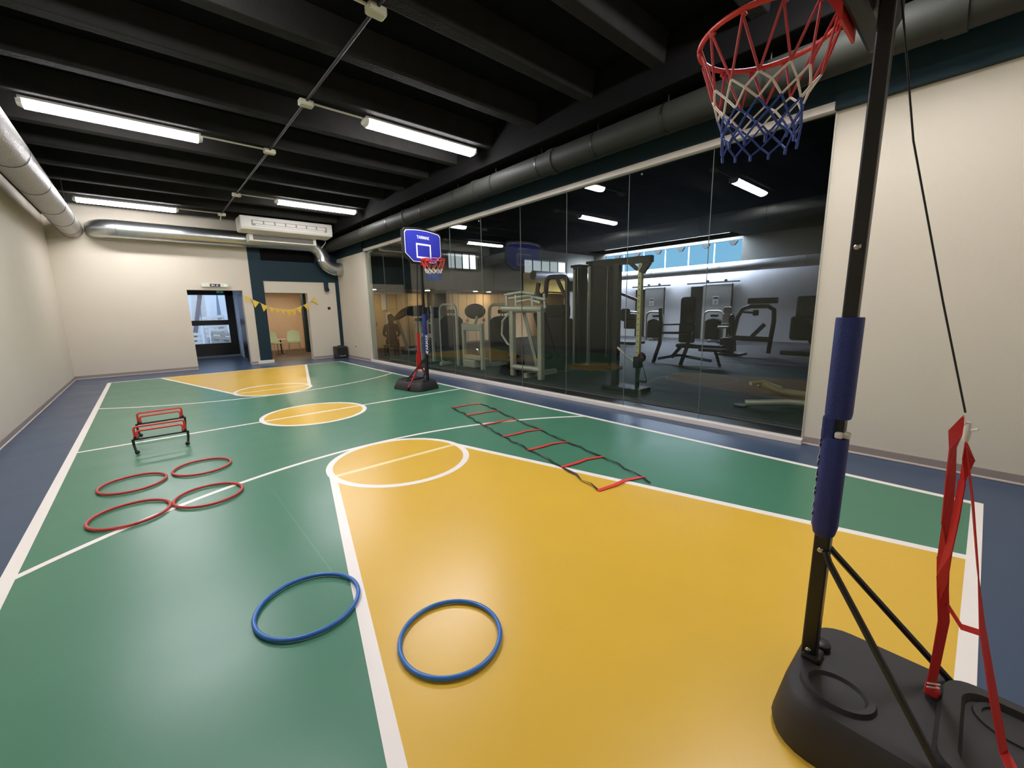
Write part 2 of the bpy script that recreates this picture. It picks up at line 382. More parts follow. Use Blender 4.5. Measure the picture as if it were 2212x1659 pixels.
# left spiral duct --------------------------------------------------------------
d = thing('wall_duct', 'silver foil wrapped round duct running along the left wall', 'air duct', (-1.0, 0, 3.5))
MB().tube([(0, YN, 0), (0, YF, 0)], .205, 28).build('duct_body', 'duct_wrap', d, True)
for y in (.6, 2.1, 3.6, 5.1, 6.6, 8.15, 9.7, 11.3, 12.6, 13.7):
    MB().tube([(0, y-.012, 0), (0, y+.012, 0)], .209, 28).build('strap_band', 'black_metal', d, True)
for y in (2.1, 6.6, 11.3):
    MB().tube([(.2, y, 0), (.2, y, .47)], .006, 6).build('hanger', 'black_metal', d)
# end wall duct -------------------------------------------------------------------
d = thing('end_wall_duct', 'shiny galvanised duct along the end wall bending down into the column', 'air duct', (0, 13.88, 3.52))
pts = arc((-.2, .38, 0), .38, PI, PI*1.5, 8, 'xy')[:]
MB().tube(pts, .205, 24).build('left_elbow', 'galv', d, True)
MB().tube([(-.2, 0, 0), (4.0, 0, 0)], .205, 24).build('duct_body', 'galv', d, True)
for x in (-.2, 1.3, 2.75, 4.0): MB().tube([(x-.012, 0, 0), (x+.012, 0, 0)], .212, 24).build('joint_ring', 'galv', d, True)
b1 = [(4.0, 0, 0)]+arc((4.0, 0, -.42), .42, PI/2, 0, 4)[1:]
MB().tube(b1, .2, 24).build('upper_elbow', 'galv', d, True)
MB().tube([(4.42, 0, -.38), (4.42, 0, -.48)], .207, 24).build('joint_ring', 'galv', d, True)
b2 = arc((4.78, 0, -.43), .36, PI, PI*1.5, 4)
b2 = [(4.42, 0, -.40)]+[(p[0], p[1], p[2]+.1) for p in b2]
MB().tube(b2, .198, 24).build('lower_elbow', 'galv', d, True)
MB().tube([(4.76, 0, -.69), (4.975, 0, -.69)], .2, 24).build('outlet', 'galv', d, True)
# dark pipe over the glass ------------------------------------------------------------
d = thing('overhead_pipe', 'thick dark grey pipe running above the glass partition', 'pipe', (4.64, 0, 3.5))
MB().tube([(0, YN, 0), (0, YF, 0)], .155, 24).build('pipe_body', 'pipe_dark', d, True)
for y in (.4, 4.3, 6.1, 8.7): MB().tube([(0, y-.06, 0), (0, y+.06, 0)], .168, 24).build('coupling', 'pipe_dark', d, True)
for y in (1.6, 2.6, 3.55, 4.55, 5.6, 6.7, 7.9, 9.5, 11.2):
    MB().tube([(0, y-.012, 0), (0, y+.012, 0)], .16, 24).build('clamp', 'black_metal', d, True)
    MB().tube([(0, y, .15), (0, y, .26)], .008, 6).build('hanger', 'black_metal', d)
MB().tube([(.1, 3.62, -.14), (.09, 3.6, -.2)], .006, 6).build('screw', 'bolt', d)
# small dark pipe elbow on the end wall
e = tag(MB().tube([(0, .0, .22), (0, 0, .05)]+arc((0, -.08, .05), .08, 0, -PI/2, 4, 'yz')[1:]+[(-.05, -.11, -.03)], .065, 14).build('drain_elbow', 'wall_teal', None, True),
        'short dark teal pipe elbow on the beige wall below the teal beam', 'pipe')
e.location = (4.55, YF-.07, 2.24)

# air conditioner -------------------------------------------------------------------
a = thing('air_conditioner', 'long white ceiling air conditioner with louvre slot', 'air conditioner', (3.27, 12.75, 3.62))
pr = [(0, .06), (.03, 0), (.5, -.03), (.62, .02), (.62, .33), (0, .33)]
MB().loft([[(x, p[0], p[1]) for p in pr] for x in (-1.13, 1.13)]).build('body', 'white_plastic', a, bevel=.02)
MB().box(-.88, .97, -.012, .02, .10, .235).build('louvre_slot', 'baseboard', a)
for i in range(7):
    x = -.84+i*.26
    MB().cbox((x+.1, -.015, .185), (.225, .012, .07)).build('louvre', 'white_plastic', a)
MB().cbox((.05, -.018, .12), (1.7, .01, .035)).build('louvre', 'white_plastic', a)
g = MB().box(-.87, .83, .56, .95, -.2, .0).build('intake_frame', 'white_plastic', a, bevel=.01)
MB().box(-.78, .74, .55, .565, -.165, -.04).build('intake_grille', 'gym_grey', g)
MB().tube([(.9, .6, .02), (1.1, .6, -.02), (1.14, .7, -.06), (1.08, .95, -.2)], .012, 6).build('drain_tube', 'white_plastic', a)

# ================================================================== END WALL DETAILS
ex = thing('exit_sign', 'white emergency light with dark running man panel above the glazed doorway', 'exit sign', (1.6, YF-.06, 2.285))
MB().prism([(p[0], p[1]) for p in rrect(.62, .1, .03)], 0, .06, Matrix.Rotation(PI/2, 4, 'X') @ Matrix.Translation((0,0,-.06))).build('body', 'white_plastic', ex, bevel=.006)
pn = MB().box(-.12, .12, -.006, 0, -.036, .036).build('pictogram_panel', 'black', ex)
MB().prism([(-.095,0),(-.06,.025),(-.06,.01),(-.01,.01),(-.01,-.01),(-.06,-.01),(-.06,-.025)], 0, .002, Matrix.Translation((0,-.006,0)) @ Matrix.Rotation(PI/2, 4, 'X')).build('arrow', 'print_white', pn)
rm = MB(); rm.sphere((.055, -.008, .022), .008, 8, 5); rm.bar((.05,-.008,.012), (.04,-.008,-.008), .003, .012); rm.bar((.04,-.008,-.008), (.06,-.008,-.028), .003, .007); rm.bar((.04,-.008,-.008), (.018,-.008,-.022), .003, .007); rm.bar((.05,-.008,.01), (.075,-.008,.0), .003, .006); rm.bar((.05,-.008,.01), (.025,-.008,.008), .003, .006)
rm.build('running_man', 'print_white', pn)
MB().cbox((.23, -.002, .005), (.035, .006, .014)).build('status_light', 'led_green', ex)
sw = tag(MB().prism(rrect(.085, .085, .01), 0, .012, Matrix.Translation((4.6, YF, 1.62)) @ Matrix.Rotation(PI/2, 4, 'X')).build('wall_switch', 'black', bevel=.003), 'small black square wall switch right of the open doorway', 'switch')
ol = thing('wall_outlet', 'white double wall outlet low on the column', 'outlet', (4.97, 13.18, .4))
MB().box(-.012, 0, -.09, .09, -.045, .045).build('plate', 'white_plastic', ol, bevel=.003)
for y in (-.045, .045): MB().box(-.015, -.011, y-.028, y+.028, -.028, .028).build('socket', 'gym_grey', ol)
sp = thing('speaker', 'black portable speaker with pinkish front strip in the corner', 'speaker', (4.74, 14.02, .002))
MB().prism(rrect(.38, .34, .05), 0, .38).build('cabinet', 'black_plastic', sp, bevel=.03)
MB().cbox((0, -.172, .21), (.30, .01, .26)).build('grille', 'black', sp, bevel=.004)
MB().tube([(-.1, -.178, .085), (-.05, -.18, .07), (.05, -.18, .07), (.1, -.178, .085)], .012, 8).build('light_strip', 'seat_grey', sp)
MB().tube([(-.08, 0, .37), (-.06, 0, .4), (.06, 0, .4), (.08, 0, .37)], .012, 8).build('handle', 'black_plastic', sp)
# bunting
bt = thing('bunting', 'string of yellow triangular flags hung across the open doorway', 'bunting', (0, YF-.045, 0))
fp = [(2.34,1.93),(2.53,1.86),(2.74,1.74),(2.93,1.66),(3.08,1.62),(3.22,1.595),(3.38,1.585),(3.52,1.60),(3.68,1.66),(3.9,1.76),(4.16,1.89)]
MB().tube([(x, 0, z) for x, z in fp], .005, 6).build('string', 'white_cord', bt)
for i, (x, z) in enumerate(fp):
    w = .088; h = .2 if i not in (3, 4, 5) else .14
    if i == 0: tri = [(-.06,.08),(.09,0),(-.03,-.13)]
    elif i == 10: tri = [(-.1,-.02),(.0,.1),(.1,-.16)]
    else:
        s = (fp[min(i+1,10)][1]-fp[max(i-1,0)][1])/(fp[min(i+1,10)][0]-fp[max(i-1,0)][0])
        tri = [(-w, -w*s), (w, w*s), (s*h*.4, -h)]
    MB().prism(tri, -.002, .002, Matrix.Translation((x, -.006-.004*(i % 2), z)) @ Matrix.Rotation(PI/2, 4, 'X')).build('flag', 'yellow_flag', bt)

# ------------------------------------------------------------------ vestibule behind the left doorway
vs = MB().box(.55, .8, YF+.25, 17.8, 0, 2.5).box(2.47, 2.6, YF+.25, 17.8, 0, 2.5).box(.55, 2.6, YF+.25, 17.8, 2.35, 2.6)
struct(vs.build('wall_vestibule', 'outside_white'), 'pale walls of the entrance passage')
struct(MB().box(.5, 2.6, YF+.25, 18.0, -.12, -.002).build('floor_vestibule', 'floor_blue'), 'blue floor of the entrance passage')
struct(MB().box(.96, 2.235, YF, YF+.25, -.05, .001).build('threshold_1', 'black'), 'dark threshold strip of the left doorway') if False else None
dr = thing('door_1', 'black framed glazed outer door with two panes', None, (0, 17.8, 0)); dr['kind'] = 'structure'
MB().box(.8, 1.12, 0, .08, .06, 2.35).build('stile', 'black_metal', dr, bevel=.005)
MB().box(2.24, 2.47, 0, .08, .06, 2.35).build('stile', 'black_metal', dr, bevel=.005)
MB().box(.8, 2.47, 0, .08, 2.16, 2.36).build('top_rail', 'black_metal', dr); MB().box(1.12, 2.24, 0, .08, 1.13, 1.30).build('middle_rail', 'black_metal', dr)
MB().box(1.12, 2.24, 0, .08, .06, .50).build('bottom_rail', 'black_metal', dr)
MB().box(.8, 2.47, -.05, .12, 0, .075).build('sill', 'outside_grey', dr)
for z0, z1 in ((1.30, 2.16), (.5, 1.13)): MB().box(1.12, 2.24, .035, .045, z0, z1).build('pane', 'glass_clear', dr)
MB().box(2.0, 2.2, -.012, 0, 2.22, 2.33).build('exit_plate', 'sign_green', dr)
for k, (x0, x1, z) in enumerate(((2.02, 2.09, 2.295), (2.02, 2.09, 2.255))): MB().box(x0, x1, -.015, -.011, z-.008, z+.008).build('plate_text', 'print_white', dr)
MB().sphere((2.15, -.013, 2.275), .02, 8, 5, (1, .2, 1)).build('plate_mark', 'print_white', dr)
lf = thing('door_2', 'open black door leaf standing against the passage wall', None, (2.42, 0, 0)); lf['kind'] = 'structure'
MB().box(-.03, .03, 15.0, 16.4, .05, 2.1).build('leaf', 'black_metal', lf, bevel=.005)
MB().box(-.05, -.03, 15.25, 15.35, .5, 1.9).build('edge_strip', 'outside_grey', lf); MB().tube([(-.08, 15.15, .9), (-.08, 15.15, 1.3)], .015, 8).build('handle', 'bolt', lf)
# outdoors seen through the door
struct(MB().box(-6, 12, 18.0, 26, -.14, -.02).build('ground_outside', 'outside_grey'), 'grey paved ground outside the glazed door')
struct(MB().box(-4, 9, 22.6, 22.9, -.1, 3.2).build('wall_outside', 'outside_white'), 'white outdoor wall behind the planks')
for i, (x0, x1, y0, h, m, w, lab) in enumerate((
    (1.2, 1.75, 19.6, 2.3, 'plank_dark', .14, 'dark plank leaning diagonally outside the upper door pane'),
    (1.35, 1.6, 20.0, 2.5, 'plank_pale', .2, 'wide pale board leaning behind the dark plank'),
    (1.75, 1.85, 20.2, 2.4, 'plank_pale', .16, 'upright pale board in the middle of the door panes'),
    (2.0, 2.25, 20.4, 2.6, 'outside_white', .22, 'white board leaning right of the upright pale board'),
    (2.35, 2.3, 20.6, 2.7, 'outside_grey', .18, 'grey board standing furthest right outside the door'),
    (1.9, 1.7, 20.8, 2.3, 'outside_grey', .1, 'thin grey batten leaning left behind the boards'),
    (1.45, 1.9, 21.0, 2.5, 'plank_pale', .12, 'narrow pale batten leaning right behind the boards'))):
    o = MB().bar((0, 0, 0), (x1-x0, .55, h), w, .03, (0, -1, .2)).build('leaning_board', m); o.location = (x0, y0, .02)
    tag(o, lab, 'board', 'boards leaning outside the glazed door')
def pallet(loc, rot, label):
    p = thing('pallet', label, 'pallet', loc, 0, 'wooden pallets outside the glazed door'); p.rotation_euler = rot
    for k in range(5): MB().box(-.35, .35, -.4+k*.18, -.4+k*.18+.11, .085, .105).build('slat', 'pallet', p)
    for k in range(3): MB().box(-.35+k*.305, -.35+k*.305+.09, -.4, .43, 0, .085).build('runner', 'pallet', p)
    return p
pallet((2.05, 18.75, .42), (1.25, .15, .15), 'white wooden pallet stacked upright at lower right of the door pane')
pallet((2.0, 19.32, 1.02), (1.2, -.1, -.1), 'white wooden pallet resting above the lower pallet')
pallet((1.2, 19.45, .42), (1.2, .1, .3), 'white wooden pallet at the left edge of the lower pane')
tag(MB().cbox((0, 0, .31), (.76, .46, .6)).build('low_bin', 'outside_grey', bevel=.02), 'low grey bin under the upper pallet outside the door', 'bin').location = (2.08, 19.3, -.02)

# ------------------------------------------------------------------ back room behind the right doorway
rm_ = MB().box(2.6, 2.75, YF+.25, 19.2, 0, 2.4).box(5.0, 5.2, YF+.25, 19.2, 0, 2.4).box(2.6, 5.2, 19.2, 19.4, 0, 2.4)
struct(rm_.build('wall_back_room', 'tan_wall'), 'tan walls of the small room behind the doorway')
struct(MB().box(2.6, 5.2, YF+.25, 19.4, 2.3, 2.5).build('ceiling_back_room', 'brown_dark'), 'low brown ceiling of the back room')
struct(MB().box(2.6, 5.2, YF+.25, 19.4, -.1, 0).build('floor_back_room', 'brown_dark'), 'dark brown floor of the back room')
struct(MB().box(4.6, 4.82, 17.2, 17.5, 0, 2.3).build('trim_5', 'wall_teal'), 'dark post inside the back room')
def downlight(loc, label, r=.07, glow='downlight'):
    t = thing('downlight', label, 'downlight', loc, 0, None)
    MB().lathe([(r+.02, -.008), (r+.02, 0)], seg=16).build('trim_ring', 'white_metal', t)
    MB().lathe([(r, -.014), (r, -.006)], seg=16).build('lens', glow, t)
    return t
downlight((4.1, 17.9, 2.296), 'warm round ceiling light in the back room, further left of the two', .08, 'downlight_room')
downlight((4.05, 15.7, 2.296), 'warm round ceiling light in the back room, right of the two near the lintel', .08, 'downlight_room')
def shell_chair(loc, rz, label):
    c = thing('shell_chair', label, 'chair', loc, rz, 'pale green chairs in the back room')
    rows = []
    for i in range(7):
        t = i/6; y = -.2+.42*t; z = .45-.02*math.sin(t*PI)
        rows.append([(x*.23*(.9+.1*math.sin(t*PI)), y, z+.02*abs(x)**2) for x in (-1, -.5, 0, .5, 1)])
    m = MB(); top = [p for r in rows for p in r]; n = 5
    m.add(top+[(p[0], p[1], p[2]-.02) for p in top], [(i*n+k, i*n+k+1, (i+1)*n+k+1, (i+1)*n+k) for i in range(6) for k in range(4)]+[(35+i*n+k, 35+(i+1)*n+k, 35+(i+1)*n+k+1, 35+i*n+k+1) for i in range(6) for k in range(4)]+
          [(k, 35+k, 36+k, k+1) for k in range(4)]+[(30+k, 31+k, 66+k, 65+k) for k in range(4)]+[(i*5, (i+1)*5, 35+(i+1)*5, 35+i*5) for i in range(6)]+[(i*5+4, 35+i*5+4, 35+(i+1)*5+4, (i+1)*5+4) for i in range(6)])
    m.build('seat', 'chair_green', c, True)
    rows = []
    for i in range(8):
        t = i/7; z = .47+.40*t; y = .22+.10*t; w = .22*(1-.18*t**3)
        rows.append([(x*w, y-.05*abs(x)**2, z+(-.05*abs(x)**3 if i == 7 else 0)) for x in (-1, -.5, 0, .5, 1)])
    m = MB(); top = [p for r in rows for p in r]
    m.add(top+[(p[0], p[1]+.018, p[2]) for p in top], [(i*n+k, i*n+k+1, (i+1)*n+k+1, (i+1)*n+k) for i in range(7) for k in range(4)]+[(40+i*n+k, 40+(i+1)*n+k, 40+(i+1)*n+k+1, 40+i*n+k+1) for i in range(7) for k in range(4)]+
          [(k, 40+k, 41+k, k+1) for k in range(4)]+[(35+k, 36+k, 76+k, 75+k) for k in range(4)]+[(i*5, (i+1)*5, 40+(i+1)*5, 40+i*5) for i in range(7)]+[(i*5+4, 40+i*5+4, 40+(i+1)*5+4, (i+1)*5+4) for i in range(7)])
    m.build('backrest', 'chair_green', c, True)
    for sx in (-1, 1):
        for sy in (-1, 1): MB().tube([(sx*.16, sy*.15, .43), (sx*.21, sy*.22, 0)], .012, 8).build('leg', 'bolt', c, True)
    return c
shell_chair((3.42, 16.75, 0), .35, 'pale green shell chair at left in the back room doorway')
shell_chair((4.02, 16.7, 0), -.25, 'pale green shell chair at right in the back room doorway')
st = thing('side_table', 'small low table between the two pale green chairs', 'table', (3.72, 17.35, 0))
MB().prism(rrect(.34, .34, .04), .53, .55).build('top', 'white_plastic', st); MB().tube([(0,0,0),(0,0,.53)], .025, 8).build('leg', 'black_metal', st); MB().lathe([(.15,0),(.15,.015)]).build('foot', 'black_metal', st)

# ================================================================== GYM BEHIND THE GLASS
GE, GWX = 14.3, 18.5
struct(MB().box(5.6, 20.5, -3.2, 16.5, -.11, .012).build('floor_gym', 'rubber'), 'dark rubber gym floor behind the glass')
struct(MB().box(5.08, 5.6, -3.2, 16.5, -.11, 0).build('floor_gym_edge', 'black'), 'black floor border along the gym side of the glass')
struct(MB().box(5.585, 5.6, 1.0, 12.1, .0, .016).build('trim_6', 'gym_grey'), 'thin grey edging strip of the gym floor')
struct(MB().box(5.25, 17.2, -3.2, 16.5, 4.2, 4.4).box(17.2, 20.5, -3.2, 6.9, 4.2, 4.4).box(17.2, 20.5, 13.6, 16.5, 4.2, 4.4).box(18.5, 20.5, 6.9, 13.6, 4.2, 4.4).build('ceiling_gym', 'ceiling_black'), 'black ceiling of the gym')
sk = thing('window_4', 'roof light along the white gym wall', None, (17.2, 6.9, 4.5)); sk['kind'] = 'structure'
struct(MB().box(17.1, 17.2, 6.8, 13.7, 4.2, 5.05).box(18.5, 18.6, 6.8, 13.7, 4.2, 5.05).box(17.1, 18.6, 6.8, 6.9, 4.2, 5.05).box(17.1, 18.6, 13.6, 13.7, 4.2, 5.05).build('wall_roof_shaft', 'gym_grey'), 'grey shaft sides of the gym roof light')
for i in range(6):
    MB().box(0, 1.3, i*1.117+.02, i*1.117+1.097, 0, .01).build('pane', 'roof_pane', sk); MB().box(0, 1.3, i*1.117-.02, i*1.117+.02, -.08, .02).build('mullion', 'machine_dark', sk)
struct(MB().box(5.25, 20.5, -3.4, -3.2, 0, 4.3).build('wall_gym_near', 'gym_grey'), 'grey gym wall at the near end')
gw = MB().box(GWX, GWX+.2, -3.2, 16.5, 0, 3.08)
struct(MB().box(GWX, GWX+.2, -3.2, 6.9, 3.08, 4.3).box(GWX, GWX+.2, 6.9, 13.6, 4.08, 4.3).box(GWX, GWX+.2, 13.6, 16.5, 3.08, 4.3).build('wall_gym_upper', 'gym_shade'), 'upper gym wall with shade put into its dark colour, around the glowing blue band')  # same wall as below, coloured darker to stand for its shade
struct(gw.build('wall_gym_back', 'gym_white'), 'white gym wall with sliding doors and high glowing blue band')
ge = MB().box(5.2, 18.5, GE, GE+.2, 2.3, 3.1).box(5.2, 9.3, GE, GE+.2, 3.1, 4.3).box(10.7, 13.4, GE, GE+.2, 3.1, 4.3).box(9.3, 10.7, GE, GE+.2, 3.75, 4.3).box(13.4, 16.3, GE, GE+.2, 3.75, 4.3).box(16.3, 18.5, GE, GE+.2, 0, 4.3)
struct(ge.build('wall_gym_end', 'gym_grey'), 'grey upper gym end wall above the wooden cupboards')
struct(MB().box(13.3, 16.4, GE-.02, GE, 2.2, 3.1).build('trim_7', 'gym_yellow'), 'yellow painted band on the gym end wall')
struct(MB().box(5.2, 18.5, GE+.2, 16.4, 2.28, 2.36).build('ceiling_gym_alcove', 'gym_grey'), 'low ceiling over the cupboard alcove')
struct(MB().box(5.25, 5.4, YF+.25, 16.4, 0, 2.3).build('wall_alcove_side', 'gym_grey'), 'side wall of the cupboard alcove')
struct(MB().box(5.2, 18.5, 16.3, 16.5, 0, 4.3).build('wall_alcove_back', 'wood_panel'), 'wood toned back wall of the alcove')
# wooden cupboards with doors
x = 6.2
for k in range(7):
    w = .93; last = 'first' if k == 0 else ''
    if k == 3: x += .6
    cb = thing('cupboard', ['wooden locker cupboard seen furthest left behind the treadmill', 'second wooden locker cupboard from the white column', 'third wooden locker cupboard, behind the far hoop pole',
        'wooden locker cupboard right of the grey pillar', 'wooden locker cupboard behind the oval machine pad', 'wooden locker cupboard behind the silver weight frame', 'wooden locker cupboard furthest right under the yellow band'][k], 'cupboard', (x, 15.55, .012), 0, 'wooden cupboards along the gym end wall')
    MB().box(.01, w-.01, .02, .5, 0, 2.2).build('body', 'wood_seam', cb)
    for j in range(2):
        dd = MB().box(.015+j*w/2, w/2-.008+j*w/2, 0, .02, .06, 2.17).build('door', 'wood_panel', cb)
        MB().cbox((w/2+(-.05 if j == 0 else .05), -.012, 1.0), (.02, .02, .12)).build('handle', 'black_metal', dd)
    x += w
tag(MB().box(0, .6, 0, .55, 0, 2.26).build('pillar', 'gym_grey'), 'grey square pillar between the wooden cupboards', 'pillar').location = (9.02, 15.1, .012)
for i, (x, y, lab) in enumerate(((6.35, 14.75, 'warm gym downlight nearest the white column'), (8.55, 14.75, 'warm gym downlight right of the far hoop pole'), (10.9, 14.75, 'warm gym downlight above the oval machine pad'),
        (11.9, 15.1, 'warm gym downlight third from the right, lower than its neighbour'), (13.9, 15.0, 'warm gym downlight under the left end of the yellow band'), (15.9, 15.0, 'warm gym downlight furthest right behind the tall handles'))):
    downlight((x, y, 2.277), lab, r=.09)
# high windows and glowing wall band
def hi_window(x0, x1, z0, z1, n, label, y=GE+.08, panes=('dim_pane', 'bright_pane')):
    w = thing('window_2', label, None, (x0, y, z0)); w['kind'] = 'structure'; L_ = x1-x0; H_ = z1-z0
    MB().box(0, L_, -.02, .03, 0, .05).box(0, L_, -.02, .03, H_-.05, H_).build('frame', 'white_metal', w)
    for i in range(n+1): MB().cbox((i*L_/n, 0, H_/2), (.04, .06, H_)).build('mullion', 'machine_dark', w)
    for i in range(n): MB().box(i*L_/n+.02, (i+1)*L_/n-.02, .0, .01, .05, H_-.05).build('pane', panes[i % len(panes)], w)
hi_window(9.3, 10.7, 3.1, 3.75, 4, 'high office window in the gym end wall', panes=('dim_pane', 'dim_pane', 'bright_pane', 'bright_pane'))
hi_window(13.4, 16.3, 3.1, 3.75, 5, 'high window row above the yellow band', panes=('dim_pane', 'dim_pane', 'dim_pane', 'dim_pane', 'bright_pane'))
w = thing('wall_glow_band', 'long glowing blue band standing in for skylit wall high in the gym', None, (GWX+.1, 6.9, 3.08)); w['kind'] = 'structure'  # glowing panes stand in for upper wall lit blue by the roof light
for i in range(6):
    MB().box(0, .01, i*1.117+.02, i*1.117+1.097, 0, 1.0).build('pane', 'wall_glow', w); MB().cbox((0, i*1.117, .5), (.06, .035, 1.0)).build('mullion', 'outside_white', w)
for i in range(6): MB().loft([[(-.12+.1*k, i*1.117+.35+a*(1-.0*k), .96) for a in (-.18, .18)]+[(-.12+.1*k, i*1.117+.35+a, .80) for a in (.07, -.07)] for k in (0, 1)]).build('bracket', 'machine_dark', w)
d = thing('gym_duct', 'shiny silver duct under the glowing blue band in the gym', 'air duct', (18.05, 0, 2.98))
MB().tube([(0, -3.1, 0), (0, 13.2, 0)]+arc((-.6, 13.2, 0), .6, 0, PI/2, 5, 'xy')[1:]+[(-4.6, 13.8, 0)], .2, 20).build('duct_body', 'galv_dull', d, True)
for y in (1.5, 4.5, 7.5, 10.5): MB().tube([(0, y-.02, 0), (0, y+.02, 0)], .208, 20).build('joint_ring', 'galv', d, True)
# sliding doors on the gym wall
for (ya, yb, lab, l2) in ((8.95, 7.1, 'grey sliding barn door with paper sign, right of the bench press', 'a'), (11.75, 10.1, 'grey sliding barn door with paper sign behind the yellowish rack post', 'b')):
    sd = thing('sliding_door', lab, 'sliding door', (GWX, 0, 0), 0, 'sliding doors on the white gym wall')
    MB().box(-.004, 0, ya-.62, ya-.05, .012, 2.3).build('opening', 'black', sd)
    MB().box(-.07, -.02, yb, ya-.62, .03, 2.34).build('door_panel', 'door_grey', sd, bevel=.005)
    MB().cbox((-.075, yb+.02, 1.2), (.05, .04, 2.3)).build('edge_bar', 'machine_dark', sd)
    MB().tube([(-.07, yb-.25, 2.43), (-.07, ya+.1, 2.43)], .03, 8).build('rail', 'black_metal', sd)
    for y in (yb+.3, ya-.8): MB().lathe([(.06, -.02), (.06, .02)], seg=12).build('roller', 'black_metal', sd).matrix_local = Matrix.Translation((-.07, y, 2.48)) @ Matrix.Rotation(PI/2, 4, 'Y')
    pp = MB().box(-.075, -.07, yb+.55, yb+.8, 1.5, 1.85).build('paper_sign', 'paper', sd)
    MB().box(-.078, -.075, yb+.57, yb+.78, 1.76, 1.81).build('sign_heading', 'black', pp); MB().sphere((-.077, yb+.675, 1.6), .04, 8, 5, (.1, .4, 1.6)).build('sign_figure', 'black', pp)

# ------------------------------------------------------------------ gym machines
def pad(m, c, w, h, t, rx=0., ry=0., rz=0.):
    M = Matrix.Translation(c) @ Matrix.Rotation(rz, 4, 'Z') @ Matrix.Rotation(ry, 4, 'Y') @ Matrix.Rotation(rx, 4, 'X')
    return m.prism(rrect(w, h, min(w, h)*.22), -t/2, t/2, M)
# A: silver H frame with oval pad
t = thing('leg_extension_machine', 'silver H-shaped gym frame with oval dark pad on top', 'gym machine', (6.1, 8.43, .012))
for y in (-.38, .38): MB().bar((0, y, 0), (0, y, 1.13), .09, .09).build('post', 'silver_frame', t, bevel=.012)
MB().bar((0, -.38, 1.03), (0, .38, 1.03), .10, .16).build('upper_bar', 'silver_frame', t, bevel=.015); MB().bar((0, -.38, .28), (0, .38, .28), .09, .11).build('lower_bar', 'silver_frame', t, bevel=.015)
MB().sphere((.1, .02, 1.42), .5, 20, 10, (.16, .86, .38)).build('oval_pad', 'upholstery', t, True)
MB().tube(arc((.06, .0, .25), .26, 0, PI, 10, 'yz'), .025, 8).build('foot_loop', 'chrome', t, True)
MB().bar((.05, .0, 1.05), (.05, -.15, 1.3), .05, .05).build('pad_stem', 'silver_frame', t); MB().cbox((.16, .12, .12), (.5, .5, .2)).build('rear_foot', 'silver_frame', t, bevel=.03)
# D: tall shroud with silver hoop behind it
def shroud_machine(loc, rz, label, h=1.6, w=.85, frame='silver_frame', gray='machine_dark', grp='weight stack machines in the gym'):
    t = thing('weight_stack_machine', label, 'gym machine', loc, rz, grp)
    pts = [(0, -w/2, 0), (0, -w/2, h-.22)]+arc((0, -w/2+.2, h-.22), .2, PI, PI/2, 5, 'yz')[1:]+arc((0, w/2-.2, h-.22), .2, PI/2, 0, 5, 'yz')+[(0, w/2, 0)]
    MB().tube(pts, .04, 10).build('hoop_frame', frame, t, True)
    pr = [(-w/2+.07, .1), (w/2-.07, .1), (w/2-.07, h-.42), (w/2-.22, h-.34), (0, h-.31), (-w/2+.22, h-.34), (-w/2+.07, h-.42)]
    M = Matrix(((0,0,1,0),(1,0,0,0),(0,1,0,0),(0,0,0,1)))
    MB().prism(pr, -.06, .26, M).build('shroud', gray, t, bevel=.03)
    MB().box(-.3, .5, -.06, .06, 0, .09).build('foot_rail', frame, t, bevel=.01)
    MB().cbox((.1, 0, h-.2), (.08, .3, .1)).build('pulley_block', gray, t, bevel=.02)
    for y in (-.05, .05): MB().tube([(.1, y, h-.35), (.1, y, h-.15)], .012, 6).build('guide_rod', 'chrome', t)
    return t
shroud_machine((6.95, 8.4, .012), 0, 'dark weight stack machine with silver hoop behind the H-shaped frame')
shroud_machine((6.15, 9.6, .012), 0, 'dark weight stack machine with silver post beside the far hoop pole', 1.63, .8)
t = dup(shroud_machine((16.8, 9.65, .012), 0, 'low weight stack machine behind the yellowish rack post', 1.25, .75), (17.2, 7.3, .012), 0, 'low weight stack machine in front of the right sliding door')
t = thing('seated_machine_seat', 'grey padded seat and backrest beside the right sliding door', 'gym seat', (16.9, 6.65, .012), 0)
pad(MB(), (0, 0, 1.27), .24, .3, .07, ry=PI/2).build('headrest', 'seat_grey', t, bevel=.02); pad(MB(), (.02, 0, .9), .48, .36, .08, ry=PI/2+.1).build('backrest', 'seat_grey', t, bevel=.02); pad(MB(), (-.2, 0, .62), .4, .4, .08).build('seat', 'seat_grey', t, bevel=.02)
MB().bar((.1, 0, 0), (.08, 0, 1.3), .06, .06).build('post', 'machine_dark', t); MB().box(-.3, .2, -.2, .2, 0, .06).build('foot', 'machine_dark', t); MB().tube([(-.1, -.3, .66), (-.1, .3, .66)], .02, 8).build('side_handle', 'machine_black', t)
# B: big silver press frame
t = thing('chest_press_machine', 'tall silver gym frame with press arms standing close to the glass', 'gym machine', (6.0, 6.38, .012))
for y in (-.43, .43): MB().bar((0, y, 0), (0, y, 1.46), .11, .11).build('post', 'silver_frame', t, bevel=.015)
MB().tube([(0, -.43, .2), (0, .43, .2)], .065, 12).build('lower_bar', 'silver_frame', t, True); MB().tube([(0, -.5, 1.44), (0, .72, 1.46)], .075, 12).build('upper_bar', 'silver_frame', t, True)
for y0, y1, z0, z1 in ((-.6, .55, 1.62, 1.68), (-.45, .3, 1.56, 1.6), (-.3, .7, 1.74, 1.76)): MB().tube([(-.02, y0, z0), (.05, (y0+y1)/2, z1+.04), (.02, y1, z1)], .03, 8).build('press_arm', 'silver_frame', t, True)
for y in (-.55, -.2, .3, .6): MB().tube([(.0, y, 1.46), (.03, y+.05, 1.74)], .03, 8).build('arm_link', 'silver_frame', t, True)
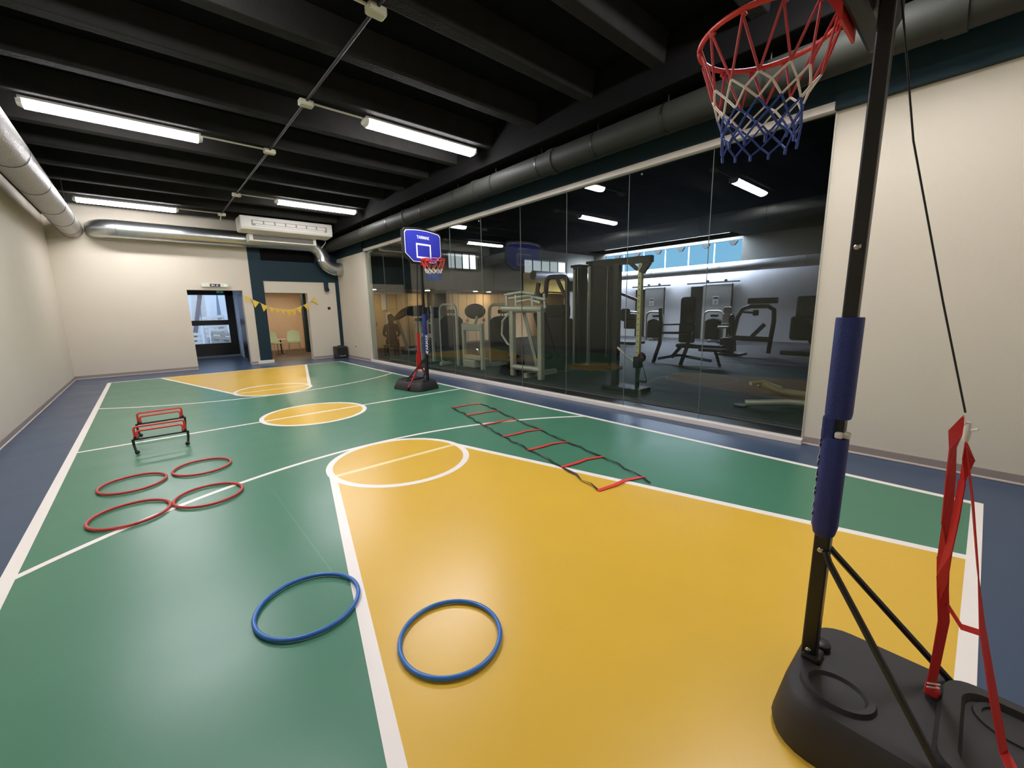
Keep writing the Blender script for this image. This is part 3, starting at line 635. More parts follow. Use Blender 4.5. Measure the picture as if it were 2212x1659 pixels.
MB().tube([(.05, .55, 1.4), (-.02, .74, 1.2), (-.02, .78, .9), (.0, .62, .7), (.05, .45, .62)], .025, 8).build('side_handle', 'silver_frame', t, True)
MB().bar((.12, .2, 1.42), (.3, -.02, .2), .1, .07).build('lever', 'silver_frame', t); MB().bar((.5, .12, 1.4), (.5, -.25, .35), .1, .3).build('back_pad', 'upholstery', t, bevel=.02)
MB().cbox((.5, -.1, .42), (.5, .4, .09)).build('seat', 'upholstery', t, bevel=.03); MB().box(-.05, .9, -.05, .05, .0, .1).build('foot_rail', 'silver_frame', t); MB().sphere((.35, .75, .22), .22, 12, 7).build('round_pad', 'machine_black', t)
# handles tower
t = thing('assisted_pullup_machine', 'dark machine with curved overhead handles behind the silver press frame', 'gym machine', (7.15, 6.65, .012))
MB().tube([(0, -.4, 0), (0, -.4, 2.0)]+arc((0, -.25, 2.0), .15, PI, PI/2, 4, 'yz')[1:]+[(0, .1, 2.16)]+arc((0, .1, 2.02), .14, PI/2, 0, 4, 'yz')+[(0, .28, 1.7)], .055, 10).build('overhead_loop', 'maroon', t, True)
MB().tube([(0, .5, 2.05), (0, .55, 1.85), (0, .2, 1.45)], .055, 10).build('handle_arm', 'maroon', t, True); MB().tube([(0, -.1, 2.1), (0, -.35, 1.7)], .045, 8).build('handle_arm', 'maroon', t, True)
MB().tube([(.2, .9, 1.65), (.2, .5, 1.85), (.2, -.1, 1.8)], .018, 6).build('pull_bar', 'machine_black', t, True)
MB().cbox((.1, 0, .62), (.35, .7, 1.2)).build('shroud', 'machine_dark', t, bevel=.04); MB().cbox((.1, 0, 1.38), (.3, .62, .3)).build('knee_pad', 'upholstery', t, bevel=.06)
# cable towers
def cable_tower(loc, w, h, label):
    t = thing('cable_tower', label, 'gym machine', loc, 0, 'tall dark cable towers in the gym')
    MB().cbox((0, 0, h/2), (.3, w, h)).build('shroud', 'machine_dark', t, bevel=.02)
    MB().cbox((-.16, w/2-.07, h/2), (.05, .06, h-.1)).build('guide_column', 'silver_frame', t); MB().cbox((0, 0, .04), (.6, w+.2, .07)).build('foot', 'machine_black', t)
    MB().cbox((-.03, 0, h+.03), (.34, w+.04, .06)).build('top_cap', 'machine_black', t); MB().tube([(-.17, -w/2+.06, .3), (-.17, -w/2+.06, h)], .008, 6).build('cable', 'chrome', t)
    return t
cable_tower((8.2, 6.75, .012), .24, 2.42, 'slim dark cable tower, left of the pair near the middle of the glass')
cable_tower((8.2, 6.08, .012), .64, 2.46, 'wide dark cable tower, right of the pair near the middle of the glass')
# rack with pale post
t = thing('cable_rack', 'cable rack with pale perforated post and hanging triangle handle', 'gym machine', (6.22, 3.85, .012))
MB().bar((0, 0, .55), (0, 0, 2.16), .065, .065).build('perforated_post', 'yellow_post', t)
for k in range(16): MB().lathe([(.010, 0), (.010, .003)], seg=8).build('post_hole', 'black', t).matrix_local = Matrix.Translation((-.0326, 0, .68+k*.095)) @ Matrix.Rotation(-PI/2, 4, 'Y')
MB().bar((0, .45, 0), (0, .45, 2.18), .11, .11).build('dark_upright', 'machine_dark', t, bevel=.01)
MB().bar((0, .95, 2.22), (0, -.2, 2.2), .1, .11).build('top_beam', 'machine_dark', t, bevel=.01); MB().bar((0, -.02, 2.0), (0, -.14, 2.16), .09, .08).build('gusset', 'machine_dark', t); MB().bar((0, .06, 2.05), (0, .22, 2.18), .06, .05).build('gusset', 'machine_dark', t)
MB().bar((0, 0, 0), (0, 0, .56), .05, .05).build('lower_post', 'machine_dark', t); MB().cbox((0, 0, .52), (.12, .13, .2)).build('trolley', 'machine_black', t, bevel=.02)
MB().box(-.2, .2, -.15, .6, 0, .08).build('base', 'machine_black', t, bevel=.02); MB().tube([(-.02, .02, .5), (-.04, .2, .62), (-.02, .4, .75)], .02, 8).build('swivel_arm', 'silver_frame', t, True)
tr = MB(); tr.tube([(-.12, -.15, .55), (-.12, -.09, .22), (-.12, -.25, .22)], .008, 6, closed=True); tr.tube([(-.12, -.09, .22), (-.12, -.25, .22)], .018, 8); tr.build('triangle_handle', 'machine_black', t)
MB().sphere((-.1, -.13, .62), .07, 10, 6, (1, 1, 1.2)).build('cable_stop', 'maroon', t)
# bench press
t = thing('bench_press', 'dark bench press with upright back pad in the middle of the gym', 'gym machine', (10.0, 5.0, .012))
for y, dy in ((.55, .1), (-.2, .1)):
    MB().tube([(0, y+.18, 0), (0, y+.02, .5), (0, y, 1.0), (0, y+.04, 1.4)], .05, 8).build('upright', 'machine_dark', t, True)
MB().tube([(-.05, .6, .98), (-.05, -.35, 1.02)], .02, 8).build('cross_bar', 'chrome', t); MB().tube([(-.05, .55, .78), (-.05, -.3, .8)], .03, 8).build('cross_bar', 'chrome', t)
pad(MB(), (.6, .15, 1.3), .75, .38, .1, ry=PI/2).build('back_pad', 'upholstery', t, bevel=.03); MB().cbox((.6, .15, .75), (.12, .42, .5)).build('lower_shroud', 'machine_dark', t, bevel=.05)
MB().cbox((.3, -.35, .45), (.3, 1.15, .1)).build('bench_pad', 'upholstery', t, bevel=.04); MB().cbox((.1, -.75, .4), (.28, .6, .08)).build('seat_pad', 'upholstery', t, bevel=.03)
MB().tube([(0, .6, .1), (.1, .1, .22), (.2, -.7, .12)], .035, 8).build('floor_rail', 'chrome', t, True); MB().tube([(.2, -.75, .42), (.2, -.9, 0)], .035, 8).build('front_leg', 'machine_dark', t, True); MB().bar((.15, .3, .15), (.2, .1, .42), .08, .08).build('bench_post', 'machine_dark', t)
# plate loaded machine
t = thing('plate_loaded_press', 'dark plate loaded press with looping frame at right of the gym', 'gym machine', (13.0, 4.3, .012))
MB().tube([(0, .55, .1), (0, .6, .6), (0, .52, 1.1), (0, .4, 1.33), (0, .2, 1.4), (0, -.25, 1.4), (0, -.4, 1.3), (0, -.42, 1.0), (0, -.35, .1)], .06, 8).build('frame_loop', 'machine_black', t, True)
MB().bar((0, .6, .5), (0, -.4, .48), .1, .14).build('cross_beam', 'machine_black', t); MB().tube([(0, .45, 1.25), (0, .1, 1.22)], .03, 8).build('lever', 'machine_black', t); MB().cbox((0, .05, 1.22), (.12, .14, .16)).build('grip_block', 'machine_black', t, bevel=.03)
MB().cbox((0, -.1, 1.55), (.1, .75, .16)).build('top_carriage', 'machine_black', t, bevel=.02); MB().bar((0, -.2, .9), (0, .1, .55), .08, .1).build('brace', 'machine_black', t)
for z in (.72, 1.02): MB().lathe([(.05, -.02), (.17, -.02), (.17, .02), (.05, .02)], seg=18).build('weight_plate', 'black', t).matrix_local = Matrix.Translation((.0, .68, z)) @ Matrix.Rotation(PI/2, 4, 'X')
MB().tube([(0, .6, .9), (0, .95, .88)], .025, 8).build('plate_horn', 'chrome', t); pad(MB(), (-.1, .72, .26), .5, .4, .14, ry=PI/2).build('foot_pad', 'machine_black', t, bevel=.03); MB().box(-.3, .3, .3, 1.0, 0, .05).build('foot_plate', 'machine_black', t)
# big dark machine
t = thing('leg_press_machine', 'large black leg press partly hidden by the right wall', 'gym machine', (14.3, 3.2, .012))
MB().cbox((0, 0, 1.35), (.5, .95, .62)).build('sled', 'machine_black', t, bevel=.06); MB().bar((0, .45, 1.1), (0, -.3, .1), .4, .3).build('rail_pair', 'machine_black', t); MB().cbox((0, .35, .75), (.4, .5, .7)).build('seat_block', 'machine_black', t, bevel=.08)
MB().box(-.5, .5, -.6, .7, 0, .12).build('base', 'machine_black', t, bevel=.02); MB().tube([(-.3, -.4, 1.0), (-.3, .25, 1.02)], .025, 8).build('hand_rail', 'chrome', t); MB().bar((0, -.45, 0), (0, -.45, 1.1), .12, .12).build('rear_post', 'machine_black', t)
# pec deck / lat machine behind the rack
t = thing('lat_pulldown_machine', 'dark pulldown machine with white lever seen behind the rack', 'gym machine', (14.6, 9.7, .012))
MB().bar((0, .3, 0), (0, .3, 2.1), .12, .12).build('column', 'machine_dark', t); MB().bar((0, .35, 2.05), (0, -.6, 1.7), .08, .1).build('top_arm', 'machine_dark', t); MB().cbox((0, -.3, .9), (.3, .5, .6)).build('weight_block', 'machine_black', t, bevel=.04)
pad(MB(), (-.1, -.1, 1.15), .5, .4, .1, ry=PI/2).build('back_pad', 'upholstery', t, bevel=.03); MB().tube([(-.1, .5, 1.3), (-.1, -.7, 1.25)], .03, 8).build('lever', 'chrome', t); MB().bar((-.1, .55, 1.9), (-.1, .4, .7), .14, .06).build('white_lever', 'white_metal', t)
MB().box(-.4, .4, -.7, .6, 0, .1).build('base', 'machine_black', t); MB().tube([(-.2, .6, .95), (-.2, -.7, .95)], .02, 8).build('rail', 'chrome', t)
# treadmill
t = thing('treadmill', 'dark treadmill with long side rail at the left end of the gym', 'treadmill', (6.75, 12.6, .012), 0)
MB().box(-.1, .75, -.9, .9, .0, .16).build('deck', 'machine_black', t, bevel=.03)
pr = [(-.9, 1.32), (-.6, 1.30), (-.1, 1.29), (.55, 1.33), (1.25, 1.16), (1.72, 1.12), (1.74, 1.24), (1.35, 1.30), (.85, 1.52), (.35, 1.63), (-.55, 1.64), (-.9, 1.5)]
M = Matrix(((0,0,1,0),(1,0,0,0),(0,1,0,0),(0,0,0,1)))
MB().prism(pr, -.06, .06, M).build('side_console', 'machine_black', t, bevel=.03)
MB().bar((0, 1.25, 1.2), (0, .55, .1), .09, .07).build('front_post', 'silver_frame', t); MB().bar((0, -.6, 1.3), (0, -.6, .1), .09, .07).build('rear_post', 'silver_frame', t)
MB().bar((.65, -.6, 1.3), (.65, -.6, .1), .09, .07).build('rear_post', 'silver_frame', t); MB().cbox((.33, -.55, 1.4), (.6, .16, .36)).build('display', 'machine_black', t, bevel=.04); MB().tube([(.0, -.2, 1.2), (-.05, -.1, .95), (.0, -.35, .85)], .03, 8).build('hand_grip', 'silver_frame', t, True)
t = thing('upright_bike', 'silver exercise bike partly hidden behind the far hoop', 'exercise bike', (5.95, 10.55, .012))
MB().bar((0, .18, 0), (0, .18, 1.2), .08, .08).build('seat_post', 'silver_frame', t); MB().bar((0, -.45, 0), (0, -.45, 1.6), .08, .08).build('front_post', 'silver_frame', t, bevel=.02); MB().bar((0, .18, .78), (0, -.45, .78), .09, .1).build('cross_tube', 'silver_frame', t)
MB().cbox((.1, -.1, .38), (.16, .5, .5)).build('flywheel_cover', 'machine_dark', t, bevel=.06); pad(MB(), (0, .2, 1.22), .3, .22, .08).build('saddle', 'upholstery', t, bevel=.02); MB().tube([(0, -.42, 1.1), (-.05, -.2, 1.15), (-.1, -.05, .95)], .025, 8).build('handlebar', 'silver_frame', t, True)
MB().bar((0, -.45, 1.45), (0, .0, 1.2), .12, .1).build('console', 'machine_black', t); MB().box(-.25, .25, -.5, .25, 0, .06).build('foot', 'machine_black', t)
# tube frame lying near the glass
t = thing('floor_frame', 'silver tube frame low on the gym floor by the right end of the glass', 'gym machine', (6.3, 1.6, .012))
MB().tube([(0, .55, .06), (.25, .1, .1), (.45, -.4, .09)], .045, 10).build('long_tube', 'silver_frame', t, True); MB().tube([(.5, .55, .28), (.7, .3, .16), (.95, -.2, .1)], .05, 10).build('side_tube', 'silver_frame', t, True); MB().tube([(.3, .6, .3), (.55, .5, .3), (.65, .3, .22)], .03, 8).build('hook_tube', 'silver_frame', t, True)
MB().lathe([(.1, 0), (.1, .03)], (0, .6, 0), 14).build('rubber_foot', 'black', t)
# towels on the cupboards and the seated person
for x, z, h, lab in ((6.3, 1.2, .85, 'pale blue paper strip hanging at the left cupboard'), (7.05, 1.55, .6, 'short pale paper strip on the second cupboard'), (7.2, .7, .75, 'tall pale paper strip low on the cupboard behind the treadmill')):
    o = MB().box(-.09, .09, -.01, 0, 0, h).build('paper_strip', 'paper'); o.location = (x, 15.53, z); tag(o, lab, 'paper', 'paper strips on the wooden cupboards')
def person():
    root = thing('person', 'seated person in dark clothes behind the glass near the treadmill', 'person', (5.98, 12.75, .012), PI*.85)
    J = {'pel': (0,0,.52,.15), 'sp': (0,-.03,.72,.15), 'ch': (0,-.08,.95,.165), 'nk': (0,-.12,1.08,.065), 'hd0': (0,-.13,1.16,.09), 'hd1': (0,-.12,1.26,.095), 'hd2': (0,-.12,1.33,.06)}
    vs = []; es = []; rs = []; ix = {}
    def p(n, c, r): ix[n] = len(vs); vs.append(c); rs.append(r)
    for k, c in J.items(): p(k, c[:3], c[3])
    ch = list(J); es += [(ix[a], ix[b]) for a, b in zip(ch, ch[1:])]
    for s, n in ((-1, 'l'), (1, 'r')):
        for k, c, r in (('sh', (s*.18,-.08,1.0), .065), ('el', (s*.25,-.16,.74), .048), ('wr', (s*.20,-.36,.66), .035), ('hn', (s*.18,-.45,.66), .04)): p(k+n, c, r)
        es += [(ix['ch'], ix['sh'+n]), (ix['sh'+n], ix['el'+n]), (ix['el'+n], ix['wr'+n]), (ix['wr'+n], ix['hn'+n])]
        for k, c, r in (('hp', (s*.1,-.05,.50), .10), ('kn', (s*.16,-.46,.50), .068), ('an', (s*.16,-.46,.10), .045), ('ft', (s*.17,-.62,.04), .04)): p(k+n, c, r)
        es += [(ix['pel'], ix['hp'+n]), (ix['hp'+n], ix['kn'+n]), (ix['kn'+n], ix['an'+n]), (ix['an'+n], ix['ft'+n])]
    me = bpy.data.meshes.new('body'); me.from_pydata(vs, es, []); me.update()
    o = bpy.data.objects.new('body', me); COL.objects.link(o); o.parent = root
    sk = o.modifiers.new('skin', 'SKIN'); su = o.modifiers.new('sub', 'SUBSURF'); su.levels = 2; su.render_levels = 2
    for i, r in enumerate(rs): me.skin_vertices[0].data[i].radius = (r, r); me.skin_vertices[0].data[i].use_root = (i == 0)
    me.materials.append(MATS['dark_cloth'])
    MB().sphere((0, -.10, 1.27), .112, 14, 9, (.92, 1.05, 1.1)).build('hair', 'hair_dark', root, True)
    MB().sphere((0, -.165, 1.22), .082, 14, 9, (.9, .75, 1.15)).build('face', 'skin', root, True)
    return root
person()
bs = thing('bench_box', 'dark low bench under the seated person', 'bench', (5.98, 12.78, .012))
MB().cbox((0, .02, .36), (.42, .36, .08)).build('seat', 'upholstery', bs, bevel=.02)
for sx in (-1, 1):
    for sy in (-1, 1): MB().bar((sx*.17, .02+sy*.14, 0), (sx*.17, .02+sy*.14, .33), .04, .04).build('leg', 'machine_black', bs)

# ================================================================== BASKETBALL HOOPS
def hoop(name, label, loc, rz, detail=True):
    """portable hoop: local +y is the way it faces, pole foot at the origin"""
    t = thing(name, label, 'basketball hoop', loc, rz, 'portable basketball hoops')
    # base tank
    def ring(w, y0, y1, z, r): return [(x, (y0+y1)/2+y, z) for x, y in rrect(w, y1-y0, r, 6)]
    MB().loft([ring(.565, -.72, .055, 0, .13), ring(.575, -.725, .06, .03, .13), ring(.495, -.675, .038, .15, .12), ring(.47, -.66, .026, .165, .11)]).build('base_tank', 'black_plastic', t, True)
    # raised rings and filler cap on the tank top
    for cx, cy, r1, r2 in ((-.115, -.105, .105, .062), (.12, -.5, .10, .06)):
        MB().loft([[(cx+a*math.cos(2*PI*k/32)*.8, cy+a*math.sin(2*PI*k/32), z) for k in range(32)] for a, z in ((r1, .164), (r1-.006, .180), (r1-.024, .180), (r2+.012, .167), (r2, .1655))]).build('tank_ring', 'black_plastic', t, True)
    MB().lathe([(.03, .165), (.03, .187), (.022, .193)], (.07, -.02, 0), 16).build('filler_cap', 'black', t, True)
    MB().loft([ring(.44, -.63, -.33, .164, .07), ring(.42, -.62, -.34, .196, .07), ring(.36, -.58, -.38, .194, .06), ring(.35, -.57, -.39, .173, .06)]).build('ballast_cushion', 'black_plastic', t, True)
    # pole
    MB().cbox((0, 0, .72), (.046, .046, 1.16)).build('lower_pole', 'black_metal', t, bevel=.005)
    MB().cbox((0, 0, 1.86), (.040, .040, 1.16)).build('upper_pole', 'black_metal', t, bevel=.005)
    for z in (.20, .60, 1.62): MB().sphere((-.024, 0, z), .010, 10, 6, (.5, 1, 1)).build('bolt', 'bolt', t, True)
    MB().cbox((0, -.01, .172), (.07, .06, .03)).build('pole_socket', 'black', t, bevel=.01)
    for s in (-1, 1):
        MB().tube([(s*.024, -.015, .60), (s*.04, -.03, .575), (s*.215, -.355, .168)], .011, 8).build('brace_strut', 'black_metal', t, True)
    # foam pad in two pieces
    pp = rrect(.072, .072, .026, 5)
    MB().loft([[(x*k, y*k, z) for x, y in pp] for z, k in ((1.075, .94), (1.09, 1), (1.40, 1), (1.405, .97))]).build('foam_pad', 'pad_blue', t, True)
    lo = MB().loft([[(x*k-.003, y*k, z) for x, y in pp] for z, k in ((.645, .55), (.66, .85), (.69, 1), (1.0, 1), (1.01, .96))]).build('foam_pad', 'pad_blue', t, True)
    MB().box(-.036, .030, .0, .036, 1.0, 1.085).build('pad_bridge', 'pad_blue', t, bevel=.008)
    for x, y in ((-.026, -.012), (-.012, -.030)): MB().cbox((x, y, 1.022), (.024, .022, .022)).build('velcro_tab', 'white_plastic', t, bevel=.006)
    text_mesh('pad_lettering', 'TARMAK', .085, 'print_white', t, Matrix.Translation((0, .0372, .87)) @ Matrix.Rotation(PI, 4, 'Z') @ Matrix.Rotation(PI/2, 4, 'X') @ Matrix.Rotation(PI/2, 4, 'Z'), .0018)
    MB().cbox((0, .0368, .70), (.03, .002, .035)).build('pad_logo', 'print_white', t, bevel=.0008)
    # backboard (x across, y thickness)
    def board(w, h, top, cut, off=0.):
        p = []
        for i in range(9): u = -1+2*i/8; p.append((u*(w/2-.035), h/2-top*u*u))
        p += [(w/2, h/2-top-.04), (w/2, -h/2+cut*.9), (w/2-cut*1.15, -h/2), (-w/2+cut*1.15, -h/2), (-w/2, -h/2+cut*.9), (-w/2, h/2-top-.04)]
        return p
    BY = .03; BZ = 2.575
    MX = lambda y: Matrix.Translation((0, y, BZ)) @ Matrix.Rotation(PI/2, 4, 'X')
    fr = MB().prism(board(.88, .61, .035, .17), 0, .055, MX(BY+.055)).build('backboard', 'black', t, bevel=.012)
    MB().prism(board(.82, .54, .03, .145), 0, .003, MX(BY+.059)).build('white_border', 'print_white', fr)
    MB().prism(board(.795, .515, .03, .138), 0, .003, MX(BY+.0605)).build('blue_face', 'board_blue', fr)
    sq = MB()
    for x0, x1, z0, z1 in ((-.17, .17, .015, .045), (-.17, .17, -.205, -.175), (-.17, -.14, -.205, .045), (.14, .17, -.205, .045)): sq.box(x0, x1, BY+.0605, BY+.0625, BZ+z0, BZ+z1)
    sq.build('target_square', 'print_white', fr)
    dm = MB()
    for i in range(24):
        for j in range(15):
            x, z = -.362+i*.0315, -.22+j*.0315
            if abs(x) < .185 and -.215 < z < .055 and not (abs(x) < .13 and -.165 < z < .005): continue
            if abs(x) < .12 and .1 < z < .19: continue
            if z < -.15 and abs(x) > .36-(-.15-z)*1.2: continue
            dm.add([(x-.004, BY+.0612, BZ+z-.004), (x+.004, BY+.0612, BZ+z-.004), (x+.004, BY+.0612, BZ+z+.004), (x-.004, BY+.0612, BZ+z+.004)], [(3,2,1,0)])
    dmo = dm.build('dot_print', 'board_dot', fr); dmo['kind'] = 'stuff'
    text_mesh('board_lettering', 'TARMAK', .072, 'print_white', fr, Matrix.Translation((0, BY+.0615, BZ+.145)) @ Matrix.Rotation(PI, 4, 'Z') @ Matrix.Rotation(PI/2, 4, 'X'), .0018)
    # brackets to the pole
    for s in (-1, 1): MB().cbox((s*.027, .012, BZ-.13), (.006, .07, .26)).build('bracket', 'black_metal', t, bevel=.002)
    MB().box(-.12, .12, .022, .036, 2.30, 2.62).build('rear_plate', 'black', t, bevel=.02)
    # rim
    RZ = 2.335; RR = .205; RC = BY+.06+.03+RR-.01
    MB().tube([(RR*math.cos(2*PI*k/48), RC+RR*math.sin(2*PI*k/48), RZ) for k in range(48)], .0085, 10, closed=True).build('rim', 'red_rim', t, True)
    bp = MB(); bp.box(-.085, .085, BY+.058, BY+.066, RZ-.085, RZ+.03)
    bp.prism([(-.085, BY+.062), (.085, BY+.062), (.105, RC-RR*.86), (.055, RC-RR*.965), (0, RC-RR), (-.055, RC-RR*.965), (-.105, RC-RR*.86)], RZ-.006, RZ+.008)
    for s in (-1, 1): bp.prism([(BY+.062, RZ), (RC-RR*.86, RZ), (BY+.062, RZ-.08)], 0, .004, Matrix.Translation((s*.083, 0, 0)) @ Matrix(((0,0,1,0),(1,0,0,0),(0,1,0,0),(0,0,0,1))))
    bp.build('rim_plate', 'red_rim', t)
    for s in (-1, 1): MB().sphere((s*.06, BY+.068, RZ-.05), .009, 8, 5).build('bolt', 'bolt', t)
    # net
    n = 12; net = MB()
    rows = [(RR, 0., 0), (.158, -.15, .5), (.142, -.185, 0), (.128, -.225, .5), (.122, -.262, 0), (.118, -.297, .5), (.116, -.33, 0)]
    rnd = random.Random(3)
    def nd(i, k): r, z, o = rows[i]; a = 2*PI*(k+o)/n; j = .006*math.sin(k*2.7+i*1.9); return (math.cos(a)*(r+j), RC+math.sin(a)*(r+j), RZ-.008+z+.006*math.sin(k*1.7+i))
    for i in range(len(rows)-1):
        net.cur = 0 if i == 0 else (1 if i < 3 else 2)
        for k in range(n):
            for dk in ((0, -1) if rows[i][2] == 0 else (0, 1)): net.tube([nd(i, k), nd(i+1, (k+dk) % n)], .0036 if i else .0042, 6)
    net.cur = 2
    for k in range(n): net.tube([nd(6, k), (nd(6, k)[0]*.98, RC+(nd(6, k)[1]-RC)*.98, nd(6, k)[2]-.018)], .005, 6)
    net.cur = 0
    for k in range(n): a = 2*PI*k/n; net.tube([(math.cos(a)*RR, RC+math.sin(a)*RR, RZ-.018), (math.cos(a+.06)*RR, RC+math.sin(a+.06)*RR, RZ-.012)], .007, 6)
    net.build('net', ['red_cord', 'white_cord', 'blue_cord'], t, True)
    return t
HN = hoop('basketball_hoop', 'near portable basketball hoop with blue foam padded pole at the right edge', (1.695, .29, 0), 0)
HF = dup(HN, (3.83, 6.78, 0), PI+.21, 'far portable basketball hoop with blue backboard in front of the glass')
# anchor straps -----------------------------------------------------------------
def strap(loc, rz, label, near):
    t = thing('anchor_strap', label, 'strap', loc, rz, 'red anchor straps tied to the hoops')
    W = Vector
    if near:
        MB().tube([(.03, .0, 2.42), (.012, -.09, 1.9), (.01, -.20, 1.45), (.005, -.28, 1.14)], .0026, 6).build('cord', 'black', t)
        MB().lathe([(.004, 0), (.008, .012), (.009, .045), (.005, .06)], (.0, -.29, 1.055), 10).build('buckle', 'white_plastic', t, True)
        MB().tube([(.0, -.286, 1.09), (-.01, -.31, 1.10)], .004, 6).build('buckle_prong', 'white_plastic', t)
        MB().ribbon([((.0,-.278,1.13), (1,0,0)), ((.015,-.268,1.08), (.2,1,0)), ((.015,-.268,1.03), (.9,-.4,0)), ((.015,-.274,.94), (.8,-.6,0)), ((.018,-.282,.80), (.7,-.7,0)), ((.026,-.288,.68), (.4,.9,0)), ((.036,-.298,.58), (.6,-.8,0)), ((.05,-.312,.47), (.6,-.8,.1)), ((.072,-.312,.32), (.7,-.7,.1)), ((.09,-.31,.19), (.7,-.7,.1))], .030).build('webbing', 'red_strap', t)
        MB().ribbon([((.0,-.29,1.06), (1,0,0)), ((-.012,-.302,1.01), (.3,-1,0)), ((.0,-.297,.94), (.8,.5,0)), ((.0,-.298,.84), (.8,.5,0)), ((.008,-.295,.72), (.8,.6,0)), ((.02,-.293,.62), (.3,.9,0)), ((.04,-.305,.54), (.6,-.8,0))], .026).build('webbing', 'red_strap', t)
        MB().ribbon([((-.003,-.29,1.06), (1,.1,0)), ((-.006,-.322,.9), (1,.15,0)), ((-.01,-.356,.70), (1,.1,0)), ((-.012,-.385,.53), (1,-.35,0)), ((-.035,-.43,.34), (.85,-.5,0)), ((-.061,-.463,.215), (.85,-.4,.2)), ((-.15,-.49,.21), (.2,-.9,.0)), ((-.25,-.50,.12), (.2,-.9,.0))], .030).build('webbing', 'red_strap', t)
        MB().ribbon([((.045,-.313,.53), (.1,.1,1)), ((.02,-.348,.49), (.1,.1,1)), ((-.01,-.384,.51), (.1,.1,1))], .018).build('cross_strap', 'red_strap', t)
        MB().cbox((.092, -.315, .19), (.034, .036, .03)).build('stitched_end', 'red_strap', t, bevel=.006)
        for k in range(2): MB().bar((.068, -.302, .225-k*.014), (.095, -.33, .22-k*.014), .003, .004).build('stitching', 'print_white', t)
    else:
        MB().tube([(.06, -.04, 2.3), (.05, -.10, 1.6), (.04, -.14, 1.05)], .009, 6).build('cord', 'black', t)
        MB().ribbon([((.04,-.14,1.07), (1,0,0)), ((.04,-.15,.9), (1,0,0)), ((.035,-.16,.6), (1,0,0)), ((.03,-.17,.45), (1,0,0))], .05, .02).build('webbing', 'red_strap', t)
        MB().ribbon([((.035,-.165,.70), (1,0,0)), ((.03,-.185,.55), (1,0,0)), ((.015,-.2,.38), (1,0,0))], .10, .02).build('webbing', 'red_strap', t)
        MB().ribbon([((.04,-.18,.45), (1,.3,0)), ((.16,-.20,.24), (1,.3,0)), ((.29,-.22,.06), (1,.3,0))], .034, .02).build('webbing', 'red_strap', t)
        MB().ribbon([((.0,-.18,.45), (1,-.3,0)), ((-.12,-.2,.28), (1,-.3,0)), ((-.24,-.22,.17), (1,-.3,0))], .034, .02).build('webbing', 'red_strap', t)
        MB().cbox((.298, -.222, .045), (.02, .05, .06)).build('anchor_clip', 'black', t, bevel=.004)
    return t
strap((1.695, .29, 0), 0, 'red webbing anchor strap hanging from a thin cord on the near hoop', True)
strap((3.83, 6.78, 0), PI+.21, 'red webbing anchor strap spreading over the base of the far hoop', False)

# ================================================================== TRAINING GEAR ON THE FLOOR
def ring(loc, r, m, label, grp):
    o = MB().tube([(r*math.cos(2*PI*k/64), r*math.sin(2*PI*k/64), .0125) for k in range(64)], .0105, 10, closed=True).build('agility_ring', m, None, True)
    o.location = (loc[0], loc[1], .0025); return tag(o, label, 'ring', grp)
ring((.435, 2.09), .236, 'ring_blue', 'blue agility ring on the green floor touching the key line', 'blue agility rings')
ring((.848, 1.425), .222, 'ring_blue', 'blue agility ring on the yellow key', 'blue agility rings')
ring((-.262, 4.80), .228, 'ring_red', 'red agility ring at back left, nearest the left sideline and clear of the line', 'red agility rings')
ring((.238, 4.86), .228, 'ring_red', 'red agility ring at back right, just in front of the hurdles', 'red agility rings')
ring((-.268, 4.04), .232, 'ring_red', 'red agility ring at front left crossing the white arc', 'red agility rings')
ring((.212, 4.03), .228, 'ring_red', 'red agility ring at front right crossing the white arc', 'red agility rings')
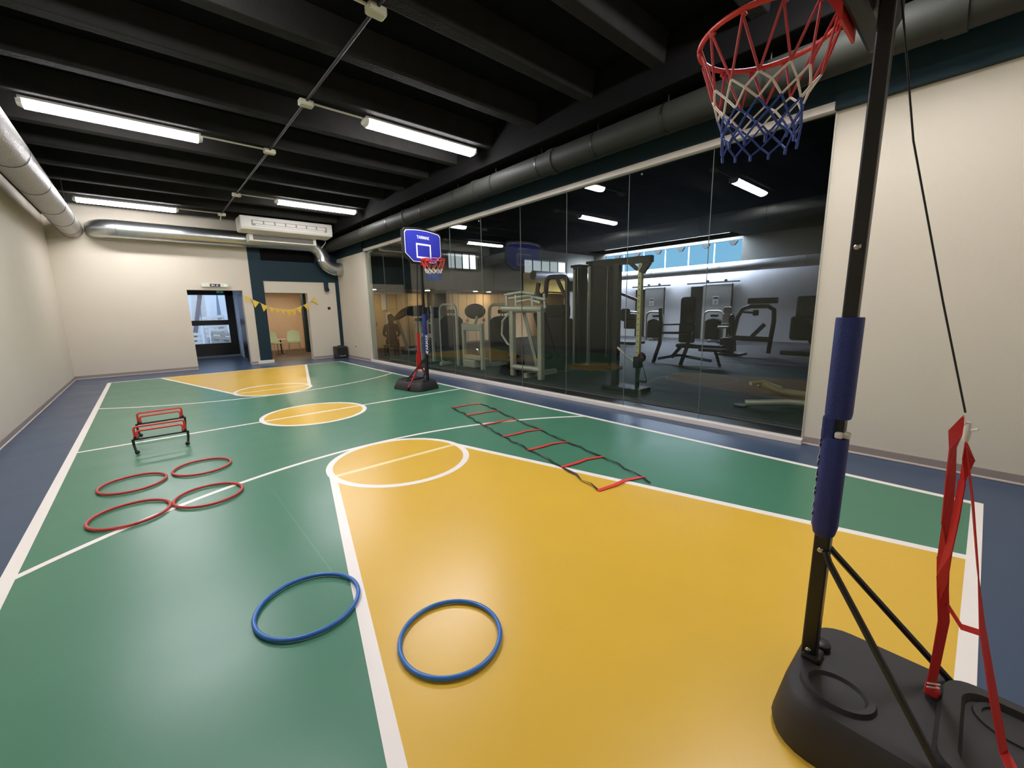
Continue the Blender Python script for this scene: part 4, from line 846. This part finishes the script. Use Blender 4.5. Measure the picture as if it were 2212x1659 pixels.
# speed ladder
ld = thing('speed_ladder', 'agility ladder with red rungs and black straps on the floor', 'agility ladder', (0, 0, .003))
Lp = [(3.34,5.22),(3.22,4.67),(3.08,4.11),(2.95,3.55),(2.83,3.01),(2.73,2.445),(2.565,1.905)]
Rp = [(3.80,5.12),(3.69,4.545),(3.545,4.0),(3.45,3.44),(3.315,2.90),(3.21,2.345),(3.05,1.80)]
for a, b in zip(Lp, Rp):
    mx = ((a[0]+b[0])/2+.01, (a[1]+b[1])/2+.015)
    MB().ribbon([((a[0]-.012, a[1], .004), (0,1,0)), ((mx[0]-.08, mx[1], .010), (0,1,0)), ((mx[0]+.06, mx[1], .009), (0,1,0)), ((b[0]+.02, b[1], .004), (0,1,0))], .036, .004).build('rung', 'red', ld)
for side, P in (('l', Lp), ('r', Rp)):
    rr = random.Random(5 if side == 'l' else 9)
    for (a, b) in zip(P, P[1:]):
        pts = []
        for i in range(6):
            u = i/5; bow = .018*math.sin(u*PI)*rr.choice((-1, 1)); tw = rr.uniform(-.7, .7)*math.sin(u*PI)
            pts.append(((a[0]+(b[0]-a[0])*u+bow, a[1]+(b[1]-a[1])*u, .004+.016*abs(math.sin(u*PI*2))*(.4+rr.random()*.6)), (1, .2, tw)))
        MB().ribbon(pts, .022, .003).build('side_strap', 'black', ld)
MB().ribbon([((3.05,1.80,.006), (1,.2,0)), ((3.0,1.74,.012), (1,.2,.3)), ((2.985,1.69,.006), (1,.2,0))], .022, .003).build('strap_tail', 'black', ld)
# hurdles
def hurdle(loc, label):
    h = thing('mini_hurdle', label, 'hurdle', loc, 0, 'mini hurdles')
    for s in (-1, 1):
        MB().tube([(s*.235, 0, .155), (s*.232, .0, .09), (s*.222, -.03, .03), (s*.215, -.045, .022)], .012, 8).build('leg', 'black_metal', h, True)
        MB().sphere((s*.214, -.048, .022), .022, 10, 6).build('ball_foot', 'black', h, True)
        MB().cbox((s*.205, .005, .168), (.045, .05, .035)).build('clamp', 'black', h, bevel=.006)
    MB().tube([(-.245, 0, .152), (.245, 0, .152)], .010, 8).build('cross_bar', 'black_metal', h, True)
    for y, z, w in ((.02, .285, .215), (-.012, .245, .195)):
        p = [(-w, y, .17), (-w, y, z-.025)]+arc((-w+.025, y, z-.025), .025, PI, PI/2, 4)[1:]+arc((w-.025, y, z-.025), .025, PI/2, 0, 4)+[(w, y, .17)]
        MB().tube(p, .0105, 8).build('red_bar', 'red', h, True)
    return h
h0 = hurdle((-.027, 5.91, .0025), 'red and black mini hurdle nearer the rings')
dup(h0, (-.005, 6.76, .0025), .03, 'red and black mini hurdle behind, nearer the end wall')
